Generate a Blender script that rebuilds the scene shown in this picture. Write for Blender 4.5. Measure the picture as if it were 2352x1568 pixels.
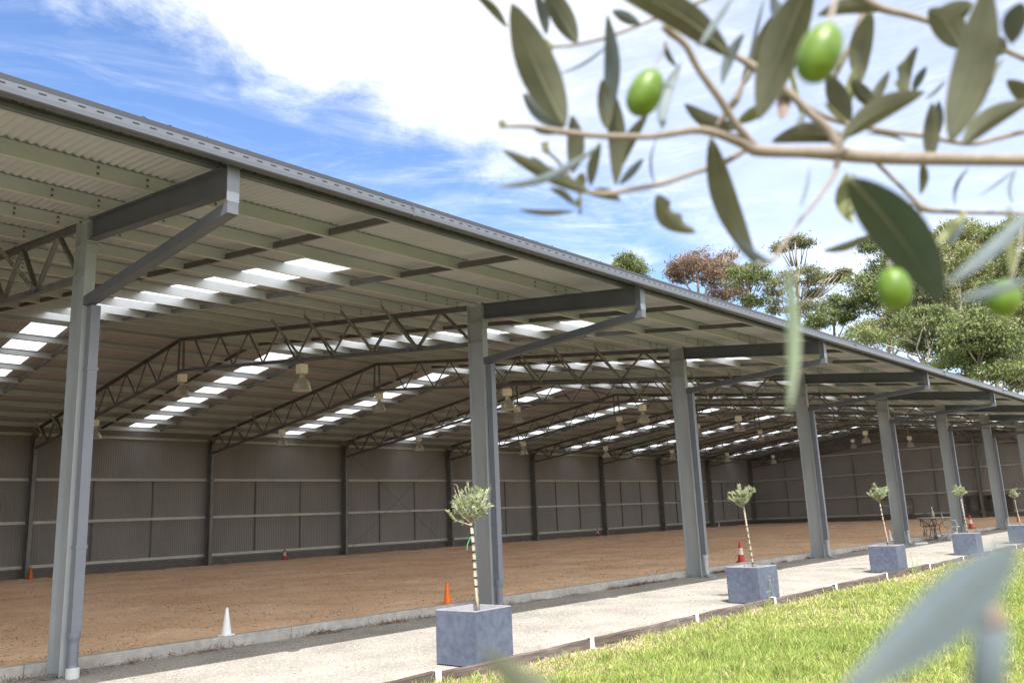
import bpy, bmesh, math, random
import numpy as np
from mathutils import Vector, Matrix
for o in list(bpy.data.objects): bpy.data.objects.remove(o)
S = bpy.context.scene; COL = S.collection
random.seed(7); RNG = np.random.default_rng(7)
R = math.radians
# ------------------------------------------------------------------ camera
CAM = Vector((-3.2354, -9.0881, 1.3441))
FW = Vector((0.72176403, 0.66100112, 0.20526619)); RT = Vector((0.68132399, -0.7307448, -0.04253999)); UP = Vector((-0.12187822, -0.17055661, 0.97778123))
PW, PH, PF = 2352., 1568., 1918.93
cd = bpy.data.cameras.new("camera"); cam = bpy.data.objects.new("camera", cd); COL.objects.link(cam)
M = Matrix((( RT.x, UP.x, -FW.x, CAM.x), (RT.y, UP.y, -FW.y, CAM.y), (RT.z, UP.z, -FW.z, CAM.z), (0, 0, 0, 1)))
cam.matrix_world = M
cd.sensor_width = 36; cd.lens = PF / PW * 36; cd.clip_start = 0.01; cd.clip_end = 2000
cd.dof.use_dof = True; cd.dof.focus_distance = 16.0; cd.dof.aperture_fstop = 9.5
S.camera = cam
S.render.resolution_x = 1024; S.render.resolution_y = 682
# ------------------------------------------------------------------ light
SUN = Vector((-0.55, -0.60, 1.0)).normalized()
w = bpy.data.worlds.new("World"); S.world = w; w.use_nodes = True
def build_world():
    nt = w.node_tree; nt.nodes.clear(); N = nt.nodes.new; L = nt.links.new
    out = N('ShaderNodeOutputWorld'); bg = N('ShaderNodeBackground'); L(bg.outputs[0], out.inputs[0])
    sky = N('ShaderNodeTexSky'); sky.sky_type = 'NISHITA'; sky.sun_disc = False
    sky.sun_elevation = math.asin(SUN.z); sky.sun_rotation = math.atan2(SUN.x, SUN.y)
    sky.air_density = 1.0; sky.dust_density = 0.6; sky.ozone_density = 2.0
    bg.inputs[1].default_value = 0.12
    tc = N('ShaderNodeTexCoord')
    def math_(op, a, b=None, c=None, clamp=False):
        m = N('ShaderNodeMath'); m.operation = op; m.use_clamp = clamp
        for i, v in enumerate((a, b, c)):
            if v is None: continue
            if isinstance(v, (int, float)): m.inputs[i].default_value = v
            else: L(v, m.inputs[i])
        return m.outputs[0]
    def dot(v):
        d = N('ShaderNodeVectorMath'); d.operation = 'DOT_PRODUCT'; L(tc.outputs['Generated'], d.inputs[0]); d.inputs[1].default_value = v; return d.outputs['Value']
    def noise(scale, det, rough, vec=(1, 1, 1), rot=(0, 0, 0), dist=0.0, loc=(0, 0, 0)):
        mp = N('ShaderNodeMapping'); mp.inputs['Scale'].default_value = vec; mp.inputs['Rotation'].default_value = rot; mp.inputs['Location'].default_value = loc
        L(tc.outputs['Generated'], mp.inputs[0])
        n = N('ShaderNodeTexNoise'); n.inputs['Scale'].default_value = scale; n.inputs['Detail'].default_value = det; n.inputs['Roughness'].default_value = rough
        n.inputs['Distortion'].default_value = dist
        L(mp.outputs[0], n.inputs['Vector']); return n.outputs['Fac']
    def ss(v, a, b):
        r = N('ShaderNodeMapRange'); r.interpolation_type = 'SMOOTHSTEP'; L(v, r.inputs[0]); r.inputs[1].default_value = a; r.inputs[2].default_value = b; return r.outputs[0]
    d1 = Vector((.29, .80, .52)); d2 = Vector((.67, .64, .38)); n = d1.cross(d2).normalized()
    if n.z < 0: n = -n
    v = dot(n)
    big = noise(3.2, 9, .62, (1, 1, 1.6), dist=.25); fine = noise(11, 8, .7, (1, 1, 2.0), dist=.4)
    edge = math_('ADD', v, math_('MULTIPLY', math_('SUBTRACT', big, .5), .22)); edge = math_('ADD', edge, math_('MULTIPLY', math_('SUBTRACT', fine, .5), .12))
    bank = ss(edge, -.022, .085)
    # the bank thins out towards the right and overhead
    rr = dot(Vector((.93, .30, .22)).normalized()); thin = math_('SUBTRACT', 1.0, math_('MULTIPLY', ss(rr, .82, .95), .62))
    bank = math_('MULTIPLY', bank, thin)
    bk = dot(Vector((-.45, -.80, .42)).normalized()); b2 = ss(math_('ADD', bk, math_('MULTIPLY', math_('SUBTRACT', big, .5), .9)), .18, .62)   # unseen bright cloud added behind the camera to fill the shade
    bank = math_('ADD', bank, math_('MULTIPLY', b2, .85), clamp=True)
    cir = noise(2.6, 10, .66, (1.0, 1.0, 5.0), rot=(0, R(20), R(38)), dist=.6, loc=(3.1, .4, 0)); cir = ss(cir, .46, .76)
    cir2 = noise(5.0, 9, .7, (1.6, .7, 6.0), rot=(0, R(-22), R(20)), dist=.9, loc=(.4, 7.4, 2)); cir2 = ss(cir2, .5, .85)
    low = ss(dot((0, 0, 1)), .62, .10)  # hazier towards the horizon
    wis = math_('ADD', math_('MULTIPLY', cir, .42), math_('MULTIPLY', cir2, .40)); 
    rgt = ss(rr, .74, .95)
    wis = math_('MULTIPLY', wis, math_('ADD', .55, math_('MULTIPLY', rgt, .95)))
    wis = math_('ADD', wis, math_('MULTIPLY', low, .10), clamp=True)
    inv = math_('MULTIPLY', math_('SUBTRACT', 1, bank), math_('SUBTRACT', 1, wis)); cl = math_('SUBTRACT', 1, inv, clamp=True)
    gam = N('ShaderNodeHueSaturation'); gam.inputs['Saturation'].default_value = 1.15; gam.inputs['Value'].default_value = .84; L(sky.outputs[0], gam.inputs['Color'])
    gain = N('ShaderNodeMixRGB'); gain.blend_type = 'MULTIPLY'; gain.inputs[0].default_value = 1; L(gam.outputs[0], gain.inputs[1]); gain.inputs[2].default_value = (1.0, 1.0, 1.12, 1)
    mix = N('ShaderNodeMixRGB'); L(cl, mix.inputs[0]); L(gain.outputs[0], mix.inputs[1]); 
    cv = math_('MULTIPLY', math_('ADD', .86, math_('MULTIPLY', ss(fine, .3, .7), .16)), math_('ADD', 5.7, math_('MULTIPLY', b2, 4.0)))  # the added cloud behind the camera is brighter than the visible bank
    cc = N('ShaderNodeVectorMath'); cc.operation = 'SCALE'; cc.inputs[0].default_value = (.985, 1.0, 1.02); L(cv, cc.inputs['Scale']); L(cc.outputs[0], mix.inputs[2])
    L(mix.outputs[0], bg.inputs[0])
build_world()
sd = bpy.data.lights.new("sun", 'SUN'); sun = bpy.data.objects.new("sun", sd); COL.objects.link(sun)
sd.energy = 3.3; sd.angle = R(.53); sd.color = (1.0, .965, .91)
sun.rotation_euler = SUN.to_track_quat('Z', 'Y').to_euler()
S.view_settings.view_transform = 'Standard'; S.view_settings.look = 'None'; S.view_settings.exposure = 1.25; S.view_settings.gamma = 1.0
S.render.engine = 'CYCLES'
S.cycles.max_bounces = 8; S.cycles.diffuse_bounces = 5; S.cycles.transparent_max_bounces = 8; S.cycles.transmission_bounces = 6
# ------------------------------------------------------------------ measuring helpers
def at(px, py, d): return CAM + (FW + RT * ((px - PW / 2) / PF) + UP * ((PH / 2 - py) / PF)) * d
def onz(px, py, z=0.):
    v = FW + RT * ((px - PW / 2) / PF) + UP * ((PH / 2 - py) / PF); return CAM + v * ((z - CAM.z) / v.z)
# ------------------------------------------------------------------ materials
def mat(name, col, rough=.7, metal=0., var=.0, vscale=5., col2=None, bump=0., bscale=40., bdist=.01, spec=.4, sub=None, trans=0., coords='Object', stretch=(1, 1, 1), detail=6, c2range=(.45, .65)):
    m = bpy.data.materials.new(name); m.use_nodes = True; nt = m.node_tree; b = nt.nodes['Principled BSDF']; N = nt.nodes.new; L = nt.links.new
    b.inputs['Base Color'].default_value = (*col, 1); b.inputs['Roughness'].default_value = rough; b.inputs['Metallic'].default_value = metal
    b.inputs['Specular IOR Level'].default_value = spec
    tc = N('ShaderNodeTexCoord'); mp = N('ShaderNodeMapping'); mp.inputs['Scale'].default_value = stretch
    L(N('ShaderNodeNewGeometry').outputs['Position'] if coords == 'World' else tc.outputs[coords], mp.inputs[0])
    base = None
    if var or col2:
        n = N('ShaderNodeTexNoise'); n.inputs['Scale'].default_value = vscale; n.inputs['Detail'].default_value = detail; n.inputs['Roughness'].default_value = .65; L(mp.outputs[0], n.inputs['Vector'])
        r = N('ShaderNodeMapRange'); r.inputs[1].default_value = c2range[0] if col2 else .3; r.inputs[2].default_value = c2range[1] if col2 else .7; L(n.outputs['Fac'], r.inputs[0])
        mx = N('ShaderNodeMixRGB'); L(r.outputs[0], mx.inputs[0])
        if col2: mx.inputs[1].default_value = (*col, 1); mx.inputs[2].default_value = (*col2, 1)
        else:
            mx.inputs[1].default_value = (*[c * (1 - var) for c in col], 1); mx.inputs[2].default_value = (*[min(1, c * (1 + var)) for c in col], 1)
        base = mx.outputs[0]
        if var and col2:
            n3 = N('ShaderNodeTexNoise'); n3.inputs['Scale'].default_value = vscale * 7.3; n3.inputs['Detail'].default_value = 5; L(mp.outputs[0], n3.inputs['Vector'])
            r3 = N('ShaderNodeMapRange'); r3.inputs[1].default_value = .3; r3.inputs[2].default_value = .7; r3.inputs[3].default_value = 1 - var; r3.inputs[4].default_value = 1 + var; L(n3.outputs['Fac'], r3.inputs[0])
            m3 = N('ShaderNodeVectorMath'); m3.operation = 'SCALE'; L(base, m3.inputs[0]); L(r3.outputs[0], m3.inputs['Scale']); base = m3.outputs[0]
        L(base, b.inputs['Base Color'])
    if bump:
        n2 = N('ShaderNodeTexNoise'); n2.inputs['Scale'].default_value = bscale; n2.inputs['Detail'].default_value = 5; L(mp.outputs[0], n2.inputs['Vector'])
        bp = N('ShaderNodeBump'); bp.inputs['Strength'].default_value = bump; bp.inputs['Distance'].default_value = bdist; L(n2.outputs['Fac'], bp.inputs['Height']); L(bp.outputs[0], b.inputs['Normal'])
    if trans:
        t = N('ShaderNodeBsdfTranslucent'); t.inputs[0].default_value = (*[min(1, c * 1.3) for c in col], 1)
        if base is not None: L(base, t.inputs[0])
        ms = N('ShaderNodeMixShader'); ms.inputs[0].default_value = trans; L(b.outputs[0], ms.inputs[1]); L(t.outputs[0], ms.inputs[2]); L(ms.outputs[0], nt.nodes['Material Output'].inputs[0])
    return m
GALV = mat('galvanised_steel', (.40, .42, .41), .48, .35, .16, 3.5, bump=.15, bscale=60, bdist=.002, spec=.4)
GALVC = mat('galvanised_column', (.36, .388, .41), .5, .3, .13, 2.2, bump=.12, bscale=50, bdist=.002, stretch=(1, 1, .35))
DARKST = mat('dark_steel_and_wall_shade', (.13, .125, .12), .55, .2, .2, 4)
BRACE = mat('brace_steel', (.115, .125, .148), .5, .3, .12, 3, bump=.1, bscale=40, bdist=.002)
REARC = mat('rear_column_steel', (.20, .20, .19), .5, .3, .2, 3)
TRUSS = mat('truss_steel', (.14, .14, .142), .55, .25, .2, 5)
PEDGE = mat('purlin_edge_highlight', (.75, .74, .60), .4, .2)  # painted highlight for the lower edge of the purlins
STUB = mat('stub_plate', (.17, .185, .215), .5, .2, .15, 9)
PURL = mat('purlin_zinc', (.50, .535, .53), .40, .45, .12, 2.5, stretch=(.4, 1, 1))
MOTTL = mat('spangled_zinc', (.16, .17, .14), .5, .3, .0, 45, col2=(.42, .44, .38))
ROOF = mat('roof_sheet_underside', (.42, .425, .43), .6, .0, .08, 1.2, stretch=(1, .2, 1), spec=.3)
WALL = mat('wall_sheet_lining', (.26, .25, .238), .6, .0, .12, .8, spec=.3, stretch=(1, 1, .4))
GIRT = mat('girt_zinc', (.60, .60, .55), .5, .2, .15, 3)
GUT = mat('gutter_paint', (.09, .10, .122), .35, .1, .05, 3, spec=.5)
GUTD = mat('roof_edge_flashing', (.042, .047, .057), .4, .1, .06, 3)
PIPE = mat('downpipe_paint', (.16, .175, .215), .35, .05, .08, 4, spec=.5)
PVC = mat('pale_plastic_and_sun_patch', (.55, .56, .56), .5, 0, .15, 8)
SLOT = mat('slot_shadow', (.035, .035, .035), .9)
CONC = mat('kerb_concrete', (.36, .34, .32), .85, 0, .15, 1.6, col2=(.46, .44, .41), bump=.4, bscale=70, bdist=.004)
SLEEP = mat('weathered_sleeper', (.075, .055, .048), .85, 0, .35, 2.5, col2=(.15, .12, .11), bump=.5, bscale=25, bdist=.006, stretch=(.25, 1, 2))
WHITE = mat('white_metal', (.75, .75, .74), .5, 0, .08, 12)
NAVY = mat('navy_print', (.02, .035, .16), .5)
ZINCP = mat('zinc_planter', (.078, .093, .138), .5, .1, .20, 2.2, col2=(.108, .126, .175), bump=.1, bscale=30, bdist=.003, spec=.4, c2range=(.32, .72), coords='World')
ZRIM = mat('planter_rim', (.36, .36, .39), .5, .1, .2, 9)
SOIL = mat('potting_soil', (.02, .02, .02), .95, bump=.8, bscale=60, bdist=.01)
CREAM = mat('cream_enamel', (.86, .82, .66), .45, 0, .1, 12)
BELL = mat('lamp_reflector', (.46, .44, .36), .35, .35, .15, 8)
BELLIN = mat('lamp_reflector_inside', (.75, .74, .6), .3, .3)
GLASSY = mat('lamp_lens', (.55, .6, .5), .15, .1)
ORANGE = mat('orange_plastic', (.85, .19, .012), .5, 0, .08, 9)
RED = mat('red_plastic', (.55, .05, .035), .5, 0, .12, 9)
CWHITE = mat('white_plastic', (.78, .79, .80), .5, 0, .05, 9)
CBAND = mat('reflective_band', (.70, .64, .55), .45, 0, .12, 15)
RUBBER = mat('black_rubber', (.03, .03, .03), .8)
IRON = mat('wrought_iron', (.10, .095, .09), .5, .3, .2, 30)
IRONL = mat('pale_iron', (.42, .42, .40), .5, .2, .2, 30)
BOTTLE = mat('bottle_glass', (.30, .29, .22), .15, 0, .1, 10)
def mirror():
    m = bpy.data.materials.new('mirror_glass'); m.use_nodes = True; b = m.node_tree.nodes['Principled BSDF']
    b.inputs['Base Color'].default_value = (.9, .88, .86, 1); b.inputs['Metallic'].default_value = 1; b.inputs['Roughness'].default_value = .04; return m
MIRROR = mirror(); MFRAME = mat('mirror_frame', (.10, .06, .05), .6)
SKYL = bpy.data.materials.new('skylight_fibreglass'); SKYL.use_nodes = True
def build_skyl():
    nt = SKYL.node_tree; nt.nodes.clear(); N = nt.nodes.new; L = nt.links.new
    o = N('ShaderNodeOutputMaterial'); t = N('ShaderNodeBsdfTranslucent'); t.inputs[0].default_value = (.70, .70, .75, 1)
    d = N('ShaderNodeBsdfDiffuse'); d.inputs[0].default_value = (.55, .55, .57, 1); m = N('ShaderNodeMixShader'); m.inputs[0].default_value = .14
    L(t.outputs[0], m.inputs[1]); L(d.outputs[0], m.inputs[2]); L(m.outputs[0], o.inputs[0])
build_skyl()
# ------------------------------------------------------------------ mesh helpers
class MB:
    def __init__(s): s.v = []; s.f = []; s.m = []; s.mi = 0
    def add(s, vs, fs):
        b = len(s.v); s.v += [tuple(v) for v in vs]; s.f += [tuple(i + b for i in f) for f in fs]; s.m += [s.mi] * len(fs); return s
    def box(s, x0, x1, y0, y1, z0, z1):
        return s.add([(x0, y0, z0), (x1, y0, z0), (x1, y1, z0), (x0, y1, z0), (x0, y0, z1), (x1, y0, z1), (x1, y1, z1), (x0, y1, z1)],
                     [(0, 3, 2, 1), (4, 5, 6, 7), (0, 1, 5, 4), (1, 2, 6, 5), (2, 3, 7, 6), (3, 0, 4, 7)])
    def prism(s, poly, x0, x1):   # poly of (y,z), extruded along x
        n = len(poly); vs = [(x0, y, z) for y, z in poly] + [(x1, y, z) for y, z in poly]
        return s.add(vs, [tuple(range(n))[::-1], tuple(range(n, 2 * n))] + [(i, (i + 1) % n, n + (i + 1) % n, n + i) for i in range(n)])
    def bar(s, a, b, w, h, up=(0, 0, 1)):
        a = Vector(a); b = Vector(b); d = (b - a).normalized(); u = Vector(up)
        r = d.cross(u)
        if r.length < 1e-4: r = d.cross(Vector((1, 0, 0)))
        r.normalize(); u = r.cross(d); r *= w / 2; u *= h / 2
        return s.add([a - r - u, a + r - u, a + r + u, a - r + u, b - r - u, b + r - u, b + r + u, b - r + u],
                     [(0, 1, 2, 3), (4, 7, 6, 5), (0, 4, 5, 1), (1, 5, 6, 2), (2, 6, 7, 3), (3, 7, 4, 0)])
    def tube(s, pts, rad, n=8, caps=True):
        pts = [Vector(p) for p in pts]; rad = rad if isinstance(rad, (list, tuple)) else [rad] * len(pts)
        rings = []; pr = None
        for i, p in enumerate(pts):
            d = (pts[min(i + 1, len(pts) - 1)] - pts[max(i - 1, 0)]).normalized()
            if pr is None:
                r = d.cross(Vector((0, 0, 1)))
                if r.length < .1: r = d.cross(Vector((1, 0, 0)))
            else: r = pr - d * pr.dot(d)
            r.normalize(); pr = r; u = d.cross(r)
            rings.append([p + (r * math.cos(2 * math.pi * k / n) + u * math.sin(2 * math.pi * k / n)) * rad[i] for k in range(n)])
        vs = [v for rg in rings for v in rg]; fs = []
        for i in range(len(pts) - 1):
            for k in range(n): fs.append((i * n + k, i * n + (k + 1) % n, (i + 1) * n + (k + 1) % n, (i + 1) * n + k))
        if caps: fs.append(tuple(range(n))[::-1]); fs.append(tuple(range(len(vs) - n, len(vs))))
        return s.add(vs, fs)
    def lathe(s, prof, n=20, c=(0, 0, 0), ang=0.):
        vs = []; fs = []
        for r, z in prof:
            for k in range(n): a = 2 * math.pi * k / n + ang; vs.append((c[0] + r * math.cos(a), c[1] + r * math.sin(a), c[2] + z))
        for i in range(len(prof) - 1):
            for k in range(n): fs.append((i * n + k, i * n + (k + 1) % n, (i + 1) * n + (k + 1) % n, (i + 1) * n + k))
        return s.add(vs, fs)
    def build(s, name, mats, parent=None, smooth=False, loc=None):
        me = bpy.data.meshes.new(name); me.from_pydata(s.v, [], s.f)
        mats = mats if isinstance(mats, (list, tuple)) else [mats]
        for m in mats: me.materials.append(m)
        if len(mats) > 1: me.polygons.foreach_set('material_index', s.m)
        if smooth: me.polygons.foreach_set('use_smooth', [True] * len(s.f))
        me.update(); o = bpy.data.objects.new(name, me); COL.objects.link(o)
        if parent: o.parent = parent
        if loc is not None: o.location = loc
        return o
def fastmesh(name, V, F, mats, parent=None, mi=None, colors=None, smooth=False):
    V = np.asarray(V, np.float32); F = np.asarray(F, np.int32); k = F.shape[1]
    me = bpy.data.meshes.new(name); me.vertices.add(len(V)); me.vertices.foreach_set('co', V.ravel())
    me.loops.add(F.size); me.loops.foreach_set('vertex_index', F.ravel()); me.polygons.add(len(F))
    me.polygons.foreach_set('loop_start', np.arange(0, F.size, k, dtype=np.int32)); me.polygons.foreach_set('loop_total', np.full(len(F), k, np.int32))
    for m in (mats if isinstance(mats, (list, tuple)) else [mats]): me.materials.append(m)
    if mi is not None: me.polygons.foreach_set('material_index', np.asarray(mi, np.int32))
    if smooth: me.polygons.foreach_set('use_smooth', np.ones(len(F), bool))
    me.update(); me.validate()
    o = bpy.data.objects.new(name, me); COL.objects.link(o)
    if parent: o.parent = parent
    return o
def tag(o, label=None, cat=None, group=None, kind=None):
    if label: o['label'] = label
    if cat: o['category'] = cat
    if group: o['group'] = group
    if kind: o['kind'] = kind
    return o
def thing(name, label, cat, loc=(0, 0, 0), rz=0, group=None):
    o = bpy.data.objects.new(name, None); COL.objects.link(o); o.location = loc; o.rotation_euler = (0, 0, rz); o.empty_display_size = .2
    return tag(o, label, cat, group)
KIDS = {}
def copy_tree(o, parent=None, loc=None):
    c = o.copy(); COL.objects.link(c)
    if parent: c.parent = parent
    if loc is not None: c.location = loc
    for ch in list(o.children): copy_tree(ch, c)
    return c

# ================================================================== SETTING
X0, X1 = -6.2, 54.25; YB = 20.5; SL = .125; B = 6.0; YR = 10.4
def zb(y): return 4.70 + SL * (y if y <= YR else 2 * YR - y)   # top of the frames
# ground to the horizon
GRND = mat('paddock_earth', (.13, .12, .055), .95, 0, .25, 1.2, col2=(.075, .10, .03), bump=.5, bscale=20, bdist=.02)
tag(MB().add([(-400, -400, -.10), (500, -400, -.10), (500, 500, -.10), (-400, 500, -.10)], [(0, 1, 2, 3)]).build('ground', GRND), kind='structure')
LAWN = mat('lawn_soil', (.20, .16, .085), .95, 0, .3, 2.0, col2=(.12, .14, .035), bump=.5, bscale=35, bdist=.02)
tag(MB().add([(-30, -40, -.035), (90, -40, -.035), (90, -3.40, -.035), (-30, -3.40, -.035)], [(0, 1, 2, 3)]).build('lawn', LAWN), kind='structure')
def gravel_mat():
    m = bpy.data.materials.new('path_gravel'); m.use_nodes = True; nt = m.node_tree; b = nt.nodes['Principled BSDF']; N = nt.nodes.new; L = nt.links.new
    tc = N('ShaderNodeTexCoord'); b.inputs['Roughness'].default_value = .95; b.inputs['Specular IOR Level'].default_value = .2
    v = N('ShaderNodeTexVoronoi'); v.inputs['Scale'].default_value = 55; L(tc.outputs['Object'], v.inputs['Vector'])
    cr = N('ShaderNodeValToRGB'); sp = N('ShaderNodeSeparateColor'); L(v.outputs['Color'], sp.inputs[0]); L(sp.outputs[0], cr.inputs[0])
    e = cr.color_ramp.elements; e[0].position = 0; e[0].color = (.13, .12, .11, 1); e[1].position = 1; e[1].color = (.56, .54, .50, 1)
    for p, c in ((.25, (.30, .28, .25, 1)), (.6, (.43, .40, .36, 1)), (.8, (.40, .33, .26, 1))):
        q = cr.color_ramp.elements.new(p); q.color = c
    n = N('ShaderNodeTexNoise'); n.inputs['Scale'].default_value = 1.3; n.inputs['Detail'].default_value = 7; L(tc.outputs['Object'], n.inputs['Vector'])
    r = N('ShaderNodeMapRange'); r.inputs[1].default_value = .35; r.inputs[2].default_value = .65; r.inputs[3].default_value = .86; r.inputs[4].default_value = 1.12; L(n.outputs['Fac'], r.inputs[0])
    fine = N('ShaderNodeMixRGB'); fine.inputs[0].default_value = .55; L(cr.outputs[0], fine.inputs[1]); fine.inputs[2].default_value = (.335, .317, .29, 1)
    s = N('ShaderNodeVectorMath'); s.operation = 'SCALE'; L(fine.outputs[0], s.inputs[0]); L(r.outputs[0], s.inputs['Scale']); L(s.outputs[0], b.inputs['Base Color'])
    bp = N('ShaderNodeBump'); bp.inputs['Strength'].default_value = .7; bp.inputs['Distance'].default_value = .008; L(v.outputs['Distance'], bp.inputs['Height']); L(bp.outputs[0], b.inputs['Normal'])
    return m
GRAV = gravel_mat()
tag(MB().add([(-30, -3.40, 0), (90, -3.40, 0), (90, .40, 0), (-30, .40, 0)], [(0, 1, 2, 3)]).build('path', GRAV), kind='structure')
# arena sand, gently hoof-marked
def sand_mat():
    m = bpy.data.materials.new('arena_sand'); m.use_nodes = True; nt = m.node_tree; b = nt.nodes['Principled BSDF']; N = nt.nodes.new; L = nt.links.new
    tc = N('ShaderNodeTexCoord'); b.inputs['Roughness'].default_value = .95; b.inputs['Specular IOR Level'].default_value = .15
    def nz(sc, det, st=(1, 1, 1), dist=0):
        mp = N('ShaderNodeMapping'); mp.inputs['Scale'].default_value = st; L(tc.outputs['Object'], mp.inputs[0])
        n = N('ShaderNodeTexNoise'); n.inputs['Scale'].default_value = sc; n.inputs['Detail'].default_value = det; n.inputs['Roughness'].default_value = .6; n.inputs['Distortion'].default_value = dist; L(mp.outputs[0], n.inputs['Vector']); return n.outputs['Fac']
    def rng(v, a, b_, c=0, d=1):
        r = N('ShaderNodeMapRange'); L(v, r.inputs[0]); r.inputs[1].default_value = a; r.inputs[2].default_value = b_; r.inputs[3].default_value = c; r.inputs[4].default_value = d; return r.outputs[0]
    big = rng(nz(.55, 5), .35, .65); flake = rng(nz(13, 5, dist=1.6), .54, .66); patch = rng(nz(1.6, 5), .36, .60)
    mu = N('ShaderNodeMath'); mu.operation = 'MULTIPLY'; L(flake, mu.inputs[0]); L(patch, mu.inputs[1])
    m1 = N('ShaderNodeMixRGB'); L(big, m1.inputs[0]); m1.inputs[1].default_value = (.76, .49, .30, 1); m1.inputs[2].default_value = (.93, .67, .45, 1)
    m2 = N('ShaderNodeMixRGB'); L(mu.outputs[0], m2.inputs[0]); L(m1.outputs[0], m2.inputs[1]); m2.inputs[2].default_value = (.27, .165, .10, 1)
    L(m2.outputs[0], b.inputs['Base Color'])
    bp = N('ShaderNodeBump'); bp.inputs['Strength'].default_value = .8; bp.inputs['Distance'].default_value = .06; L(nz(7, 7), bp.inputs['Height']); L(bp.outputs[0], b.inputs['Normal'])
    return m
SAND = sand_mat()
def smooth_noise(nx, ny, lx, ly, seed):
    r = np.random.default_rng(seed); out = np.zeros((nx, ny))
    for oc in range(4):
        gx = max(2, int(lx * 2 ** oc)); gy = max(2, int(ly * 2 ** oc)); g = r.normal(size=(gx + 2, gy + 2))
        u = np.linspace(0, gx, nx); v = np.linspace(0, gy, ny); iu = np.minimum(u.astype(int), gx); iv = np.minimum(v.astype(int), gy)
        fu = (u - iu)[:, None]; fv = (v - iv)[None, :]; fu = fu * fu * (3 - 2 * fu); fv = fv * fv * (3 - 2 * fv)
        a = g[iu][:, iv]; b_ = g[iu + 1][:, iv]; c = g[iu][:, iv + 1]; d = g[iu + 1][:, iv + 1]
        out += (a * (1 - fu) * (1 - fv) + b_ * fu * (1 - fv) + c * (1 - fu) * fv + d * fu * fv) / 1.7 ** oc
    return out
def make_sand():
    nx, ny = 760, 260; xs = np.linspace(X0 + .1, X1 - .1, nx); ys = np.linspace(.47, YB - .02, ny)
    Z = .105 + .009 * smooth_noise(nx, ny, 60, 20, 3) + .007 * smooth_noise(nx, ny, 190, 65, 9); Z[:, :3] = .11
    Xg, Yg = np.meshgrid(xs, ys, indexing='ij'); V = np.stack([Xg, Yg, Z], -1).reshape(-1, 3)
    i = np.arange(nx - 1)[:, None] * ny + np.arange(ny - 1)[None, :]; i = i.ravel()
    F = np.stack([i, i + ny, i + ny + 1, i + 1], -1)
    tag(fastmesh('sand_floor', V, F, SAND, smooth=True), kind='structure')
make_sand()

# ================================================================== SHED
shed = thing('riding_arena_shed', 'long open sided grey steel riding arena shed with skylights and cantilevered eave', 'shed', (0, 0, 0))
# ---- roof sheets and skylights (corrugated, 76 mm pitch)
PITCH = .076; SUBD = 6
SKX = [(B * i + 2.90, B * i + 2.90 + PITCH * 10) for i in range(-1, 9)]
def roof_profile():
    xs = np.arange(0, int((X1 - X0) / PITCH * SUBD)) * PITCH / SUBD + X0
    return xs, .0115 * np.cos(2 * math.pi * (xs - X0) / PITCH)
def sheet(name, y0, y1, off, xsel, m, parent, label=None, zfun=None, segs=1):
    xs, h = roof_profile(); ys = np.linspace(y0, y1, segs + 1); V = []; F = []
    idx = np.where(xsel(xs))[0]
    V = np.array([(xs[i], y, zb(y) + off + h[i]) for y in ys for i in idx]); n = len(idx)
    for r_ in range(segs):
        for k in range(n - 1):
            if idx[k + 1] == idx[k] + 1: F.append((r_ * n + k, r_ * n + k + 1, (r_ + 1) * n + k + 1, (r_ + 1) * n + k))
    return fastmesh(name, V, F, m, parent, smooth=True)
SH = .168
def insky(xs):
    s = np.zeros(len(xs), bool)
    for a, b_ in SKX: s |= (xs > a + .001) & (xs < b_ - .001)
    return s
sheet('canopy_roof_sheet', -2.95, .15, SH, lambda x: x > -99, ROOF, shed)
sheet('front_roof_sheet', .15, YR, SH, lambda x: ~insky(x), ROOF, shed)
sheet('rear_roof_sheet', YR, YB - .25, SH, lambda x: ~insky(x), ROOF, shed)
sheet('rear_roof_sheet', YB - .25, YB + .12, SH, lambda x: x > -99, ROOF, shed)
for a, b_ in SKX:
    for y0, y1 in ((.13, YR - .1), (YR + .1, YB - .23)):
        o = sheet('skylight_panel', y0, y1, SH + .002, lambda x: (x > a - PITCH * .3) & (x < b_ + PITCH * .3), SKYL, shed)
        g = MB()
        for k in range(4): x = a + .1 + k * .19; g.bar((x, y0, zb(y0) + SH - .012), (x, y1, zb(y1) + SH - .012), .004, .004)
        y = y0 + .15
        while y < y1: g.box(a, b_, y, y + .004, zb(y) + SH - .014, zb(y) + SH - .010); y += .3
        g.build('safety_mesh', GALV, o)
MB().box(X0, X1, YR - .2, YR + .2, zb(YR) + SH + .012, zb(YR) + SH + .03).build('ridge_cap', GUTD, shed)
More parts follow.
